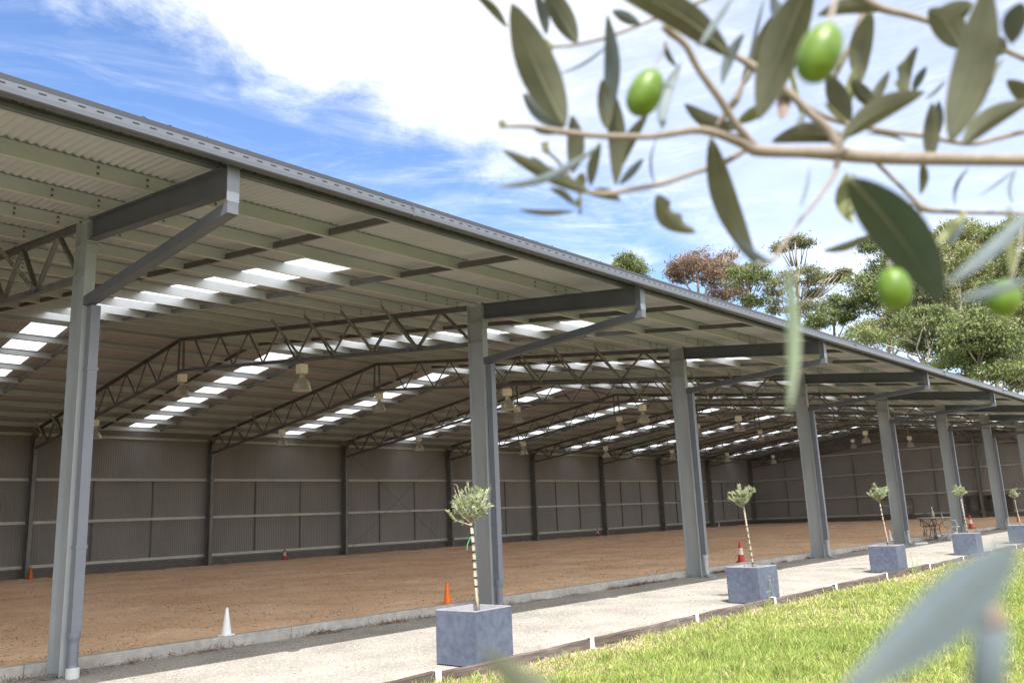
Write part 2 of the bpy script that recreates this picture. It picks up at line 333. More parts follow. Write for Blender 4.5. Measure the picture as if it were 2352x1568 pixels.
# ---- purlins (C sections)
PY = [-2.75 + 1.165 * k for k in range(12)]; PY[-1] = 10.15
PYB = [2 * YR - y for y in PY if y > .3]
NB = range(-1, 10)
def purlin(y, back=False):
    m = MB(); z = zb(y); s = 1 if not back else -1; d = .15
    m.box(X0 + .05, X1 - .05, y - .002, y + .002, z + .002, z + d)
    m.prism([(y + .002 * s, z), (y + .05 * s, z + .006), (y + .05 * s, z + .010), (y + .002 * s, z + .004)][:: s], X0 + .05, X1 - .05)
    m.prism([(y + .05 * s, z + .010), (y + .053 * s, z + .010), (y + .053 * s, z + .025), (y + .05 * s, z + .025)][:: s], X0 + .05, X1 - .05)
    m.box(X0 + .05, X1 - .05, min(y + .002 * s, y + .05 * s), max(y + .002 * s, y + .05 * s), z + d - .006, z + d - .002)
    m.mi = 2; m.box(X0 + .05, X1 - .05, min(y - s * .006, y - s * .002), max(y - s * .006, y - s * .002), z - .002, z + .005)  # pale strip in place of ground light caught on the lower edge
    if y < 5:
        m.mi = 1
        for i in range(0, 5):
            for dx in (-.52, -.07, .17, .62):
                for dz in (.045, .105): m.box(B * i + dx, B * i + dx + .022, y - .012, y - .0015, z + dz - .011, z + dz + .011)
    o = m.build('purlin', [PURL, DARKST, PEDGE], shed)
    return o
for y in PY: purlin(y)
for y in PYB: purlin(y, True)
# ---- bridging between purlins
for i in range(-1, 9):
    for dx in (2.0, 4.0):
        m = MB()
        for rows in (PY, PYB[::-1]):
            for a, b_ in zip(rows[:-1], rows[1:]):
                j = .05 if rows is PY else 0
                m.bar((B * i + dx, a + .01, zb(a) + .055), (B * i + dx, b_ - .012, zb(b_) + .055), .035, .075)
        m.build('purlin_bridging', DARKST if i < 20 else GALV, shed)
# ---- eave gutter and roof-edge flashing
g = MB(); g.prism([(-3.075, 4.32), (-3.075, 4.287), (-3.135, 4.290), (-3.143, 4.300), (-3.143, 4.338), (-3.128, 4.345), (-3.124, 4.350), (-3.117, 4.392), (-3.110, 4.398), (-3.095, 4.398), (-3.10, 4.30)], X0 - .1, X1 + .1)
gut = g.build('eave_gutter', GUT, shed)
g = MB(); g.prism([(-3.105, 4.40), (-3.105, 4.445), (-2.9, 4.53), (-2.9, 4.52), (-3.095, 4.435), (-3.095, 4.40)], X0 - .1, X1 + .1); g.build('eave_flashing', GUTD, shed)
g = MB(); g.prism([(-2.756, 4.350), (-2.79, 4.342), (-2.812, 4.350), (-2.822, 4.375), (-2.818, 4.40), (-2.814, 4.40), (-2.817, 4.375), (-2.808, 4.354), (-2.79, 4.347), (-2.756, 4.355)], X0, X1); g.build('eave_angle', BRACE, shed)
g = MB(); x = -5.
while x < X1: g.box(x, x + .05, -3.124, -3.1185, 4.367, 4.376); x += .13
tag(g.build('overflow_slot', SLOT, gut), kind='stuff')
g = MB()
for i in range(0, 12): g.box(B * .95 * i + 1.9, B * .95 * i + 1.91, -3.148, -3.08, 4.283, 4.40)
g.build('gutter_joint', GUT, gut)
# twiggy dirt caught behind the gutter
def nests():
    n = 16000; x = RNG.uniform(-3, 30, n); y = RNG.uniform(-3.05, -2.80, n); z = 4.40 + RNG.uniform(-.035, .08, n) * np.clip(smooth_noise(n, 2, 60, 1, 5)[:, 0] * 0 + 1, 0, 1)
    th = RNG.uniform(0, 6.28, n); L_ = RNG.uniform(.02, .06, n); dx = np.cos(th) * L_; dz = np.sin(th) * L_ * .6
    V = np.zeros((n, 3, 3)); V[:, 0] = np.stack([x, y, z], -1); V[:, 1] = np.stack([x + dx, y + .01, z + dz], -1); V[:, 2] = np.stack([x + dx * .5 + .006, y, z + dz * .5 + .008], -1)
    tag(fastmesh('eave_debris', V.reshape(-1, 3), np.arange(3 * n).reshape(-1, 3), mat('dry_twigs', (.07, .06, .045), .95, 0, .4, 20)), kind='stuff')
nests()
# ---- front columns, canopy beams, braces, downpipes
def front_column(x):
    m = MB(); m.box(x, x + .11, 0, .012, -.02, 4.70); m.box(x, x + .11, .322, .334, -.02, 4.735); m.box(x + .05, x + .06, .012, .322, -.02, 4.70)
    for z in (4.10, 4.43): m.box(x + .002, x + .05, .0125, .3215, z, z + .01)
    m.box(x - .03, x + .14, -.05, .38, -.012, .006)
    return m.build('front_column', GALVC, shed)
def canopy_beam(x):
    m = MB(); xa, xb = x + .0, x + .10; D = .235
    a, b_ = (-.014, zb(-.014) - .004), (-2.90, zb(-2.9) - .004)
    m.prism([(a[0], a[1]), (b_[0], b_[1]), (b_[0], b_[1] - .01), (a[0], a[1] - .01)], xa, xb)
    m.prism([(a[0], a[1] - D), (b_[0], b_[1] - D), (b_[0], b_[1] - D - .01), (a[0], a[1] - D - .01)], xa, xb)
    m.prism([(a[0], a[1] - .01), (b_[0], b_[1] - .01), (b_[0], b_[1] - D), (a[0], a[1] - D)], x + .046, x + .054)
    o = m.build('canopy_beam', BRACE, shed)
    p = MB(); p.box(x - .012, x + .122, -.013, -.001, 4.42, 4.72)
    for z in (4.47, 4.56, 4.65):
        for dx in (.012, .098): p.lathe([(0, -.012), (.011, -.012), (.011, .012), (0, .012)], 6, (x + dx, -.018, z))
    p.box(x - .005, x + .115, -.022, -.001, 4.30, 4.41)
    p.build('bolt_plate', GALVC, o)
    s = MB(); zt = 4.348; s.box(x - .005, x + .105, -3.012, -3.002, 3.995, zt); s.prism([(-3.002, 4.0), (-3.002, zt), (-2.90, zt + .005), (-2.90, 3.992)], x + .046, x + .054); s.build('end_stub', STUB, o)
    return o
def brace(x):
    m = MB(); m.prism([(-.002, 3.82), (-.002, 3.72), (-3.010, 3.895), (-3.010, 3.994), (-2.9, 3.989)][::-1], x + .001, x + .101)
    return m.build('brace_strut', BRACE, shed)
def downpipe(x, kind=0):
    m = MB(); m.box(x + .004, x + .10, -.118, -.016, .42, 3.715)
    m.box(x + .001, x + .103, -.121, -.013, 1.05, 1.075)
    o = m.build('downpipe', PIPE, shed)
    for z in (1.22, 3.02):
        s = MB(); s.box(x - .004, x + .108, -.126, -.012, z, z + .035); s.build('pipe_strap', PIPE, o)
    s = MB()
    s.tube([(x + .052, -.067, .44), (x + .052, -.067, .38), (x + .052, -.067, .33), (x + .052, -.067, .12), (x + .052, -.085, .05)] + ([(x + .052, -.15, .01), (x + .052, -.24, -.01)] if kind else [(x + .052, -.09, -.02)]), [.064, .062, .05, .05, .052] + ([.05, .05] if kind else [.052]), 14)
    s.build('pipe_shoe', PIPE if not kind else GALVC, o, smooth=False)
    return o
for i in range(-1, 10):
    front_column(B * i); canopy_beam(B * i); brace(B * i); downpipe(B * i + .042, 0 if i < 2 else 1)
m = MB(); m.tube([(24.05, -.24, .03), (24.3, -.34, .03), (24.6, -.42, .025)], .04, 10); m.build('drain_hose', PVC, shed)
m = MB(); m.lathe([(.062, .0), (.062, .10), (.055, .11), (0, .11)], 14, (.094, -.085, -.01)); m.build('sunlit_pipe_foot', PVC, shed)  # pale ring painted in for the sun patch on the first pipe foot
# ---- trusses
def zc(y): return 4.13 + .1075 * ((y - .33) if y <= YR else (2 * YR - y - .33))
def text_mesh(txt, size):
    c = bpy.data.curves.new('t', 'FONT'); c.body = txt; c.size = size; c.extrude = .0008; c.offset = .0008; c.space_character = 1.0
    o = bpy.data.objects.new('t', c); COL.objects.link(o); dg = bpy.context.evaluated_depsgraph_get(); me = bpy.data.meshes.new_from_object(o.evaluated_get(dg)); bpy.data.objects.remove(o); return me
LABEL = text_mesh('ABC  SHEDS', .068); LABEL.materials.clear(); LABEL.materials.append(NAVY)
YBI = YB - .36
def truss(x):
    m = MB(); xa, xb = x + .01, x + .09
    def chord(f, d, y0, y1):
        # paired angles: a flat top flange and a deeper web
        m.prism([(y0, f(y0)), (y1, f(y1)), (y1, f(y1) - .012), (y0, f(y0) - .012)][::-1], xa, xb)
        m.prism([(y0, f(y0) - .012), (y1, f(y1) - .012), (y1, f(y1) - d), (y0, f(y0) - d)][::-1], x + .035, x + .065)
    t = lambda y: zb(y) - .006
    chord(t, .085, .336, YR); chord(t, .085, YR + .001, YBI)
    b = lambda y: zc(y)
    m.prism([(.336, b(.336)), (YR, b(YR)), (YR, b(YR) - .07), (.336, b(.336) - .07)][::-1], x + .02, x + .08)
    m.prism([(YR + .001, b(YR)), (YBI, b(YBI)), (YBI, b(YBI) - .07), (YR + .001, b(YR) - .07)][::-1], x + .02, x + .08)
    o = m.build('roof_truss', TRUSS, shed)
    for side in (0, 1):
        wb = MB(); f = (lambda y: y) if not side else (lambda y: 2 * YR - y)
        for k in range(8):
            yb, yt = .375 + 1.25 * k + .02, 1.0 + 1.25 * k; wd = .05 if k < 2 else .032
            if yb > .6: wb.bar((x + .05, f(yb), zc(yb) - .01), (x + .05, f(yt - .02), zb(yt) - .07), wd, wd * .7)
            else: wb.bar((x + .05, f(.36), zc(.4) + .05), (x + .05, f(yt - .02), zb(yt) - .07), wd, wd * .7)
            if yt + .625 < YR - .1: wb.bar((x + .05, f(yt + .02), zb(yt) - .07), (x + .05, f(yt + .61), zc(yt + .625) - .01), wd, wd * .7)
        wb.build('truss_web', TRUSS, o)
    for dy in (-.13, .13):
        wb = MB(); wb.bar((x + .05, YR + dy, zc(YR + dy) - .01), (x + .05, YR + dy * .8, zb(YR) - .08), .045, .035); wb.build('king_post', TRUSS, o)
    for rows in (PY, PYB):
        for y in [q for q in rows if 1. < min(q, 2 * YR - q) < 6.3]:
            s = 1 if y < YR else -1
            fb = MB(); fb.bar((x + .015, y - .30 * s, zc(y - .3 * s) - .02), (x - .50, y + .0, zb(y) + .03), .055, .008, up=(0, 1, 0)); fb.bar((x + .015, y - .30 * s + .02, zc(y - .3 * s) - .02), (x - .50, y + .02, zb(y) + .03), .006, .04, up=(0, 1, 0)); fb.build('fly_brace', MOTTL, o)
    if x >= 0:
        l = bpy.data.objects.new('maker_lettering', LABEL); COL.objects.link(l); l.parent = o
        y = 1.82; ang = math.atan(.1075)
        ux = Vector((0, -math.cos(ang), -math.sin(ang))); uz = Vector((0, -math.sin(ang), math.cos(ang))); nrm = ux.cross(uz)
        l.matrix_local = Matrix(((ux.x, uz.x, nrm.x, x + .0185), (ux.y, uz.y, nrm.y, y), (ux.z, uz.z, nrm.z, zc(y) - .062), (0, 0, 0, 1)))
        e = MB()
        for k in range(3): 
            q = Vector((x + .0185, y + .10 - .018 * k, zc(y + .1) - .060)); e.bar(q, q + Vector((0, .022, .045)) * (1 - .15 * k), .006, .002, up=(1, 0, 0))
        e.build('maker_emblem', NAVY, o)
    return o
for i in range(-1, 10): truss(B * i)
# ---- rear columns and walls
def rear_column(x):
    m = MB(); m.box(x, x + .12, YB - .36, YB - .348, .05, 4.12); m.box(x + .054, x + .066, YB - .348, YB - .07, .05, 4.60); m.box(x, x + .12, YB - .07, YB - .058, .05, zb(YB) - .02); m.box(x + .01, x + .11, YB - .358, YB - .348, 4.12, 4.62)
    return m.build('rear_column', REARC, shed)
for i in range(-1, 10): rear_column(B * i)
def wall_sheet(name, a, b_, axis, pos, zt):
    n = int((b_ - a) / PITCH * 6); t = np.linspace(a, b_, n); h = .009 * np.cos(2 * math.pi * t / PITCH); V = []
    for r_ in (0, 1):
        for q, hh in zip(t, h):
            z = -.02 if r_ == 0 else zt(q)
            V.append((q, pos + hh, z) if axis == 'x' else (pos + hh, q, z))
    F = [(k, k + 1, n + k + 1, n + k) for k in range(n - 1)]
    return fastmesh(name, V, F, WALL, shed, smooth=True)
wall_sheet('rear_wall_sheet', X0, X1, 'x', YB, lambda q: zb(YB) + .158)
wall_sheet('end_wall_sheet', .36, YB, 'y', X1 - .13, lambda q: zb(q) + SH - .02)
wall_sheet('end_wall_sheet', .36, YB, 'y', X0 + .13, lambda q: zb(q) + SH - .02)
def cgirt(m, a, b_, z, rear=True, x=None):
    if rear: m.box(a, b_, YB - .095, YB - .012, z, z + .005); m.box(a, b_, YB - .10, YB - .095, z, z + .022); m.box(a, b_, YB - .017, YB - .012, z + .005, z + .09); m.box(a, b_, YB - .06, YB - .017, z + .086, z + .09)
    else: m.box(x - .095, x - .012, a, b_, z, z + .005); m.box(x - .10, x - .095, a, b_, z, z + .022); m.box(x - .017, x - .012, a, b_, z + .005, z + .09); m.box(x - .06, x - .017, a, b_, z + .086, z + .09)
for z in (.42, 1.77, 3.12, 4.56):
    m = MB()
    for i in range(-1, 9): cgirt(m, B * i + .122, B * i + 5.998, z)
    m.build('wall_girt', GIRT, shed)
for i in range(-1, 9):
    for dx in (2., 4.):
        m = MB(); m.box(B * i + dx, B * i + dx + .035, YB - .056, YB - .016, .515, 1.768); m.box(B * i + dx, B * i + dx + .035, YB - .056, YB - .016, 1.865, 3.118); m.build('girt_bridging', TRUSS, shed)
m = MB(); m.box(X0 + .2, X1 - .2, YB - .05, YB - .014, .02, .36); m.build('wall_foot_shade', DARKST, shed)  # dark strip standing in for the shade at the foot of the rear wall
XE = X1 - .14
for z in (.42, 1.65, 3.1, 4.5):
    m = MB(); cgirt(m, .4, YB - .1, z, False, XE); m.build('wall_girt', GIRT, shed)
for y in (2.6, 7.75, 12.75, 17.6):
    m = MB(); 
    for z0, z1 in ((.515, 1.645), (1.745, 3.095), (3.195, 4.495)): m.box(XE - .056, XE - .016, y, y + .04, z0, z1)
    m.build('girt_bridging', TRUSS, shed)
for y in (5.15, 10.25, 15.35):
    m = MB(); m.box(XE - .30, XE - .29, y, y + .13, .05, zb(y) - .1); m.box(XE - .29, XE - .08, y + .06, y + .07, .05, zb(y) - .1); m.box(XE - .08, XE - .066, y, y + .13, .05, zb(y)); m.build('end_wall_post', REARC, shed)
m = MB(); m.box(XE - .05, XE - .014, .4, YB - .1, .02, .34); m.build('wall_foot_shade', DARKST, shed)  # same stand-in shade along the foot of the end wall
m = MB(); m.tube([(18.1, YB - .10, .12), (23.98, YB - .10, 4.5)], .008, 6); m.build('bracing_rod', TRUSS, shed)
m = MB(); m.tube([(18.1, YB - .085, 4.5), (23.98, YB - .085, .12)], .008, 6); m.build('bracing_rod', TRUSS, shed)

# ================================================================== KERB, SLEEPERS
kb = thing('concrete_kerb', 'low pale concrete kerb between the sand and the gravel path', 'kerb')
x = -6.2
while x < 54:
    L_ = 3.0; m = MB(); m.prism([(.335 + .01, -.03), (.347, .125), (.355, .133), (.46, .133), (.468, .125), (.468, -.03)][::-1], x + .003, x + L_ - .003); m.build('kerb_block', CONC, kb); x += L_
jx = [-2.4, -.2, 1.85, 4.0, 6.1, 8.2, 10.35, 12.6, 15.0, 17.3, 19.6, 22.0, 24.4, 26.8, 29.2, 31.6]
ords = ['first', 'second', 'third', 'fourth', 'fifth', 'sixth', 'seventh', 'eighth', 'ninth', 'tenth', 'eleventh', 'twelfth', 'thirteenth', 'fourteenth', 'fifteenth']
for k in range(1, len(jx) - 1):
    a, b_ = jx[k], jx[k + 1]; c = (a + b_) / 2; m = MB(); h = .07 + .008 * math.sin(k * 2.1)
    n = 10
    vs = []; 
    for q in range(n + 1):
        xx = a + .004 + (b_ - a - .008) * q / n; wob = .006 * math.sin(q * 1.9 + k * 2.3); hz = h + .004 * math.sin(q * 1.3 + k)
        vs += [(xx, -3.405 + wob, -.06), (xx, -3.40 + wob, hz - .008), (xx, -3.392 + wob, hz), (xx, -3.352 + wob, hz), (xx, -3.345 + wob, hz - .008), (xx, -3.345 + wob, -.06)]
    fs = [tuple(range(5, -1, -1))[::-1], tuple(range(6 * n, 6 * n + 6))[::-1]]
    for q in range(n):
        for r_ in range(5): fs.append((q * 6 + r_, q * 6 + r_ + 1, q * 6 + 6 + r_ + 1, q * 6 + 6 + r_))
    m.add(vs, fs)
    place = f'{ords[k-1]} dark timber edging board from the left, between gravel path and lawn'
    tag(m.build('timber_edging', SLEEP), place, 'edging board', 'timber edging boards along the path')
brk = None
for k in range(1, len(jx) - 1):
    m = MB(); m.box(-.032, .032, -.012, .055, .084, .088); m.box(-.032, .032, -.016, -.012, -.03, .088)
    o = m.build('edging_bracket', WHITE) if brk is None else brk.copy()
    if brk is None: brk = o
    else: COL.objects.link(o)
    o.location = (jx[k], -3.396, 0)
    tag(o, f'{ords[k-1]} small white metal bracket from the left, clipped over a timber edging joint', 'bracket', 'white brackets on the timber edging')

# ================================================================== HIGH BAY LIGHTS
def high_bay():
    t = thing('high_bay_light', 'x', 'light')
    m = MB(); m.box(-.085, .085, -.085, .085, .36, .545)
    for z in (.43, .49):
        for k in range(5): m.box(-.055 + .024 * k, -.045 + .024 * k, -.0865, -.085, z - .015, z + .015)
    m.build('ballast_box', CREAM, t)
    m = MB(); m.lathe([(.004, .66), (.004, .545)], 6); m.box(-.02, .02, -.03, .03, .545, .575); m.build('hanging_hook', TRUSS, t)
    m = MB(); m.lathe([(.048, .36), (.05, .33), (.062, .265), (0.0621, .262)], 16); m.build('neck', BELL, t, True)
    m = MB(); m.lathe([(.062, .264), (.10, .235), (.14, .18), (.17, .11), (.185, .04), (.197, .015), (.2, .005), (.19, .005)], 28); m.build('reflector', BELL, t, True)
    m = MB(); m.lathe([(.19, .012), (.1, .005), (.0, .002)], 28); m.build('lens', BELLIN, t, True)
    return t
hb = None; rows = {'front': 5.15, 'middle': 10.3, 'rear': 15.5}
for rname, y in rows.items():
    for i in range(0, 9):
        if i == 0: continue
        z = zc(y) - .07 - .60
        if hb is None: o = high_bay(); hb = o
        else: o = copy_tree(hb)
        o.location = (B * i + .05, y, z - .01)
        tag(o, f'cream and bronze bell light hanging in the {rname} row, {ords[i-1]} from the left', 'light', 'high bay lights hanging under the trusses')

# ================================================================== CONES
def cone(kind, pos, h, label, r0=None, tilt=0):
    t = thing('traffic_cone', label, 'cone', pos, random.uniform(0, 1), 'cones around the arena')
    cm = {'w': CWHITE, 'o': ORANGE, 'r': RED}[kind]; r = r0 or h * .19
    m = MB(); m.lathe([(r, .012), (r * .98, .02), (h * .05, h * .985), (h * .045, h), (0, h)], 22); m.build('cone_body', cm, t, True)
    m = MB(); s = r * 1.42; m.add([(-s, -s * .6, 0), (-s * .6, -s, 0), (s * .6, -s, 0), (s, -s * .6, 0), (s, s * .6, 0), (s * .6, s, 0), (-s * .6, s, 0), (-s, s * .6, 0)] + [(a * .98, b * .98, .014) for a, b in ((-s, -s * .6), (-s * .6, -s), (s * .6, -s), (s, -s * .6), (s, s * .6), (s * .6, s), (-s * .6, s), (-s, s * .6))],
          [tuple(range(7, -1, -1)), tuple(range(8, 16))] + [(i, (i + 1) % 8, 8 + (i + 1) % 8, 8 + i) for i in range(8)])
    m.build('cone_base', RUBBER if kind == 'r' else cm, t)
    if kind == 'r':
        def rad(z): return r * .98 + (h * .05 - r * .98) * (z - .02) / (h * .965) + .002
        m = MB(); m.lathe([(rad(h * .36), h * .36), (rad(h * .68), h * .68)], 22); m.build('reflective_band', CBAND, t, True)
    return t
cone('w', (1.97, .42, .134), .31, 'white cone on the concrete kerb nearest the camera')
cone('o', (5.62, .56, .115), .31, 'bright orange cone on the sand just left of the nearest square planter')
cone('r', (14.85, .62, .11), .46, 'red cone with pale band beside the second planter tree')
cone('w', (24.9, .75, .11), .33, 'white cone on sand beside the fifth front column, right of the third planter tree')
cone('r', (34.7, .95, .11), .52, 'red cone with pale band just right of the fourth planter tree')
cone('o', (42.8, 1.0, .11), .42, 'small orange cone just behind the fifth planter tree at the right edge')
cone('o', (19.45, .50, .12), .22, 'small orange cone half hidden behind the downpipe of the fourth front column')
cone('o', (6.12, 20.0, .11), .36, 'far left orange cone at the foot of the rear wall column')
cone('r', (15.1, 20.1, .11), .42, 'red banded cone at the rear wall between two wall columns, left of centre')
cone('r', (34.9, 20.0, .11), .42, 'red banded cone at the rear wall right beside a wall column')
cone('w', (47.8, 19.7, .11), .32, 'tiny white cone in the far corner of the arena')

# ================================================================== PLANTERS + OLIVE STANDARDS
BARK = mat('olive_bark', (.36, .31, .24), .85, 0, .3, 30, bump=.4, bscale=80, bdist=.003)
TIE = mat('black_tie', (.015, .015, .018), .6)
OLA = mat('olive_leaf_light', (.42, .48, .24), .55, 0, .25, 6, trans=.35); OLB = mat('olive_leaf_grey', (.44, .48, .37), .55, 0, .2, 6, trans=.3); OLC = mat('olive_leaf_dark', (.16, .20, .09), .55, 0, .2, 6, trans=.3)
def leaf_cloud(P, D, L_, W_):
    """flat pointed leaves as two-triangle diamonds: P base, D direction (unit), L length, W width"""
    n = len(P); rnd = RNG.normal(size=(n, 3)); Sd = np.cross(D, rnd); Sd /= np.linalg.norm(Sd, axis=1)[:, None] + 1e-9
    mid = P + D * (L_ * .5)[:, None]; V = np.stack([P, mid + Sd * (W_ / 2)[:, None], P + D * L_[:, None], mid - Sd * (W_ / 2)[:, None]], 1)
    return V.reshape(-1, 3), np.arange(4 * n).reshape(-1, 4)
def planter(px, py, rz, label, tlabel, seed, lean, hgt, cr, nl):
    t = thing('square_planter', label, 'planter', (px, py, 0), rz, 'square zinc planters along the path')
    s, h, wt = .52, .505, .03
    m = MB()
    o4 = [(0, 0), (s, 0), (s, s), (0, s)]; i4 = [(wt, wt), (s - wt, wt), (s - wt, s - wt), (wt, s - wt)]
    vs = [(x, y, .012) for x, y in o4] + [(x, y, h - .008) for x, y in o4]
    m.add(vs, [(3, 2, 1, 0)] + [(i, (i + 1) % 4, 4 + (i + 1) % 4, 4 + i) for i in range(4)]); m.build('planter_box', ZINCP, t)
    m = MB(); e = .003
    vs = [(x + (e if x else -e) * -1, y + (e if y else -e) * -1, h - .008) for x, y in o4] + [(x + (e if x else -e) * -1, y + (e if y else -e) * -1, h) for x, y in o4] + [(x, y, h) for x, y in i4] + [(x, y, h - .09) for x, y in i4]
    fs = []
    for b0, b1 in ((0, 4), (4, 8), (8, 12)):
        for i in range(4): fs.append((b0 + i, b0 + (i + 1) % 4, b1 + (i + 1) % 4, b1 + i))
    m.add(vs, fs); m.build('planter_rim', ZRIM, t)
    m = MB(); m.add([(wt, wt, h - .085), (s - wt, wt, h - .085), (s - wt, s - wt, h - .085), (wt, s - wt, h - .085)], [(0, 1, 2, 3)]); m.build('soil', SOIL, t)
    # tree
    rg = random.Random(seed); c = Matrix.Rotation(rz, 3, 'Z') @ Vector((s / 2, s / 2, 0)); base = Vector((px + c.x + .03, py + c.y - .03, h - .085))
    T = thing('olive_standard', tlabel, 'tree', base, 0, 'clipped olive standards in the planters')
    top = Vector((lean[0], lean[1], hgt)); pts = [top * f + Vector((.006 * math.sin(7 * f + seed), .006 * math.cos(5 * f + seed), 0)) for f in (0, .2, .4, .6, .8, 1.)]
    m = MB(); m.tube(pts, [.016, .015, .0145, .014, .0135, .013], 10); m.tube([Vector((.022, .0, 0)), top * .98 + Vector((.016, 0, 0))], .006, 6)
    br = []
    R_ = cr
    for k in range(20):
        a = 2.4 * k + seed; el = rg.uniform(.1, 1.45); ln = R_ * rg.uniform(.65, 1.35); d = Vector((math.cos(a) * math.cos(el), math.sin(a) * math.cos(el), math.sin(el)))
        p0 = top + Vector((0, 0, rg.uniform(-.03, .04))); p1 = p0 + d * ln * .5 + Vector((0, 0, .03)); p2 = p0 + d * ln + Vector((0, 0, ln * .45)) ; br.append((p0, p1, p2)); m.tube([p0, p1, p2], [.006, .004, .0018], 5)
        for j in range(3):
            q = p0.lerp(p2, rg.uniform(.3, .8)); e_ = q + Vector((rg.gauss(0, .6), rg.gauss(0, .6), rg.uniform(.2, 1))).normalized() * R_ * rg.uniform(.35, .6); br.append((q, (q + e_) / 2, e_)); m.tube([q, e_], [.003, .0012], 4)
    m.build('trunk', BARK, T, True)
    m = MB()
    for k in range(11):
        f = .04 + .93 * k / 10; q = top * f; m.tube([q - Vector((0, 0, .008)), q + Vector((0, 0, .008))], .019, 10)
    m.build('trunk_tie', TIE, T)
    P = []; D = []
    for _ in range(nl):
        b0, b1, b2 = br[rg.randrange(len(br))]; f = rg.uniform(.25, 1.0); q = (b0.lerp(b1, f * 2) if f < .5 else b1.lerp(b2, f * 2 - 1)); dr = (b2 - b0).normalized()
        d = (dr * 1.1 + Vector((rg.gauss(0, .55), rg.gauss(0, .55), rg.gauss(.15, .5)))).normalized(); P.append(q); D.append(d)
    n = len(P); V, F = leaf_cloud(np.array(P), np.array(D), RNG.uniform(.032, .06, n), RNG.uniform(.007, .012, n))
    fastmesh('foliage', V, F, [OLA, OLB, OLC], T, mi=RNG.choice([0, 1, 2], n, p=[.42, .36, .22]))
    return t, T
pl = [((2.42, -3.30), .05, 'square blue grey zinc planter closest to the camera', 'spindly olive standard in the nearest planter with one low side shoot', 3, (-.035, .02), .88, .235, 2400),
      ((8.0, -3.29), -.08, 'square zinc planter second from the left, white bracket in front', 'leaning olive standard in the second planter, beside the red cone', 5, (-.07, .04), .93, .18, 2600),
      ((13.62, -3.27), .0, 'square zinc planter third from the left along the gravel path', 'olive standard third from the left with a squarish clipped head', 8, (-.08, .03), .92, .165, 2600),
      ((19.05, -3.25), .0, 'square zinc planter fourth from the left, partly behind the large blurred leaf', 'olive standard fourth from the left standing beside the second red cone', 12, (-.06, .03), .94, .165, 2200),
      ((24.45, -3.22), .02, 'square zinc planter fifth from the left, cut by the right edge', 'olive standard furthest right, with a small round head', 15, (-.05, .03), .84, .14, 1800)]
for (p, rz, lb, tl, sd_, ln, hg, cr, nl) in pl:
    t, T = planter(p[0], p[1], rz, lb, tl, sd_, ln, hg, cr, nl)
    if sd_ == 3:
        m = MB(); q = Vector(ln + (hg,)); m.tube([q + Vector((0, 0, -.12)), q + Vector((-.03, .01, -.16)), q + Vector((-.05, .015, -.21)), q + Vector((-.052, .015, -.25))], .0028, 5)
        m.build('green_twine', mat('green_twine', (.05, .55, .22), .6), T)
        m = MB(); s0 = q + Vector((0, 0, -.02)); s1 = s0 + Vector((-.14, .08, .06)); s2 = s0 + Vector((-.20, .11, .14)); m.tube([s0, s1, s2], [.006, .004, .002], 6); m.build('low_branch', BARK, T)
        n = 60; f = RNG.uniform(.2, 1, n); P = np.array([s0.lerp(s1, a * 2) if a < .5 else s1.lerp(s2, a * 2 - 1) for a in f]); D = RNG.normal(size=(n, 3)) * .5 + np.array([-.4, .2, .7]); D /= np.linalg.norm(D, axis=1)[:, None]
        V, F = leaf_cloud(P, D, RNG.uniform(.03, .05, n), RNG.uniform(.009, .013, n)); fastmesh('low_branch_foliage', V, F, OLA, T)

# ================================================================== TABLE, CHAIRS, BOTTLE
TX, TY = 26.9, -.02
t = thing('round_table', 'round pale topped garden table with dark wrought iron base', 'table', (TX, TY, 0))
m = MB(); m.lathe([(0, .715), (.50, .715), (.515, .725), (.515, .735), (.50, .742), (0, .742)], 36); m.build('tabletop', IRONL, t)
m = MB()
for k in range(4):
    a = k * math.pi / 2 + .4; c, s = math.cos(a), math.sin(a)
    m.tube([(c * .42, s * .42, .71), (c * .30, s * .30, .62), (c * .16, s * .16, .5), (c * .13, s * .13, .35), (c * .16, s * .16, .18), (c * .22, s * .22, .06)], .012, 7)
    pts = [(c * (.22 + .075 * math.cos(q)), s * (.22 + .075 * math.cos(q)), .085 + .075 * math.sin(q)) for q in [j * math.pi / 7 for j in range(15)]]; m.tube(pts, .009, 6)
for zz, rr in ((.5, .17), (.36, .14), (.1, .16)): m.tube([(rr * math.cos(j * math.pi / 10), rr * math.sin(j * math.pi / 10), zz) for j in range(21)], .009, 6)
m.build('scroll_base', IRON, t, True)
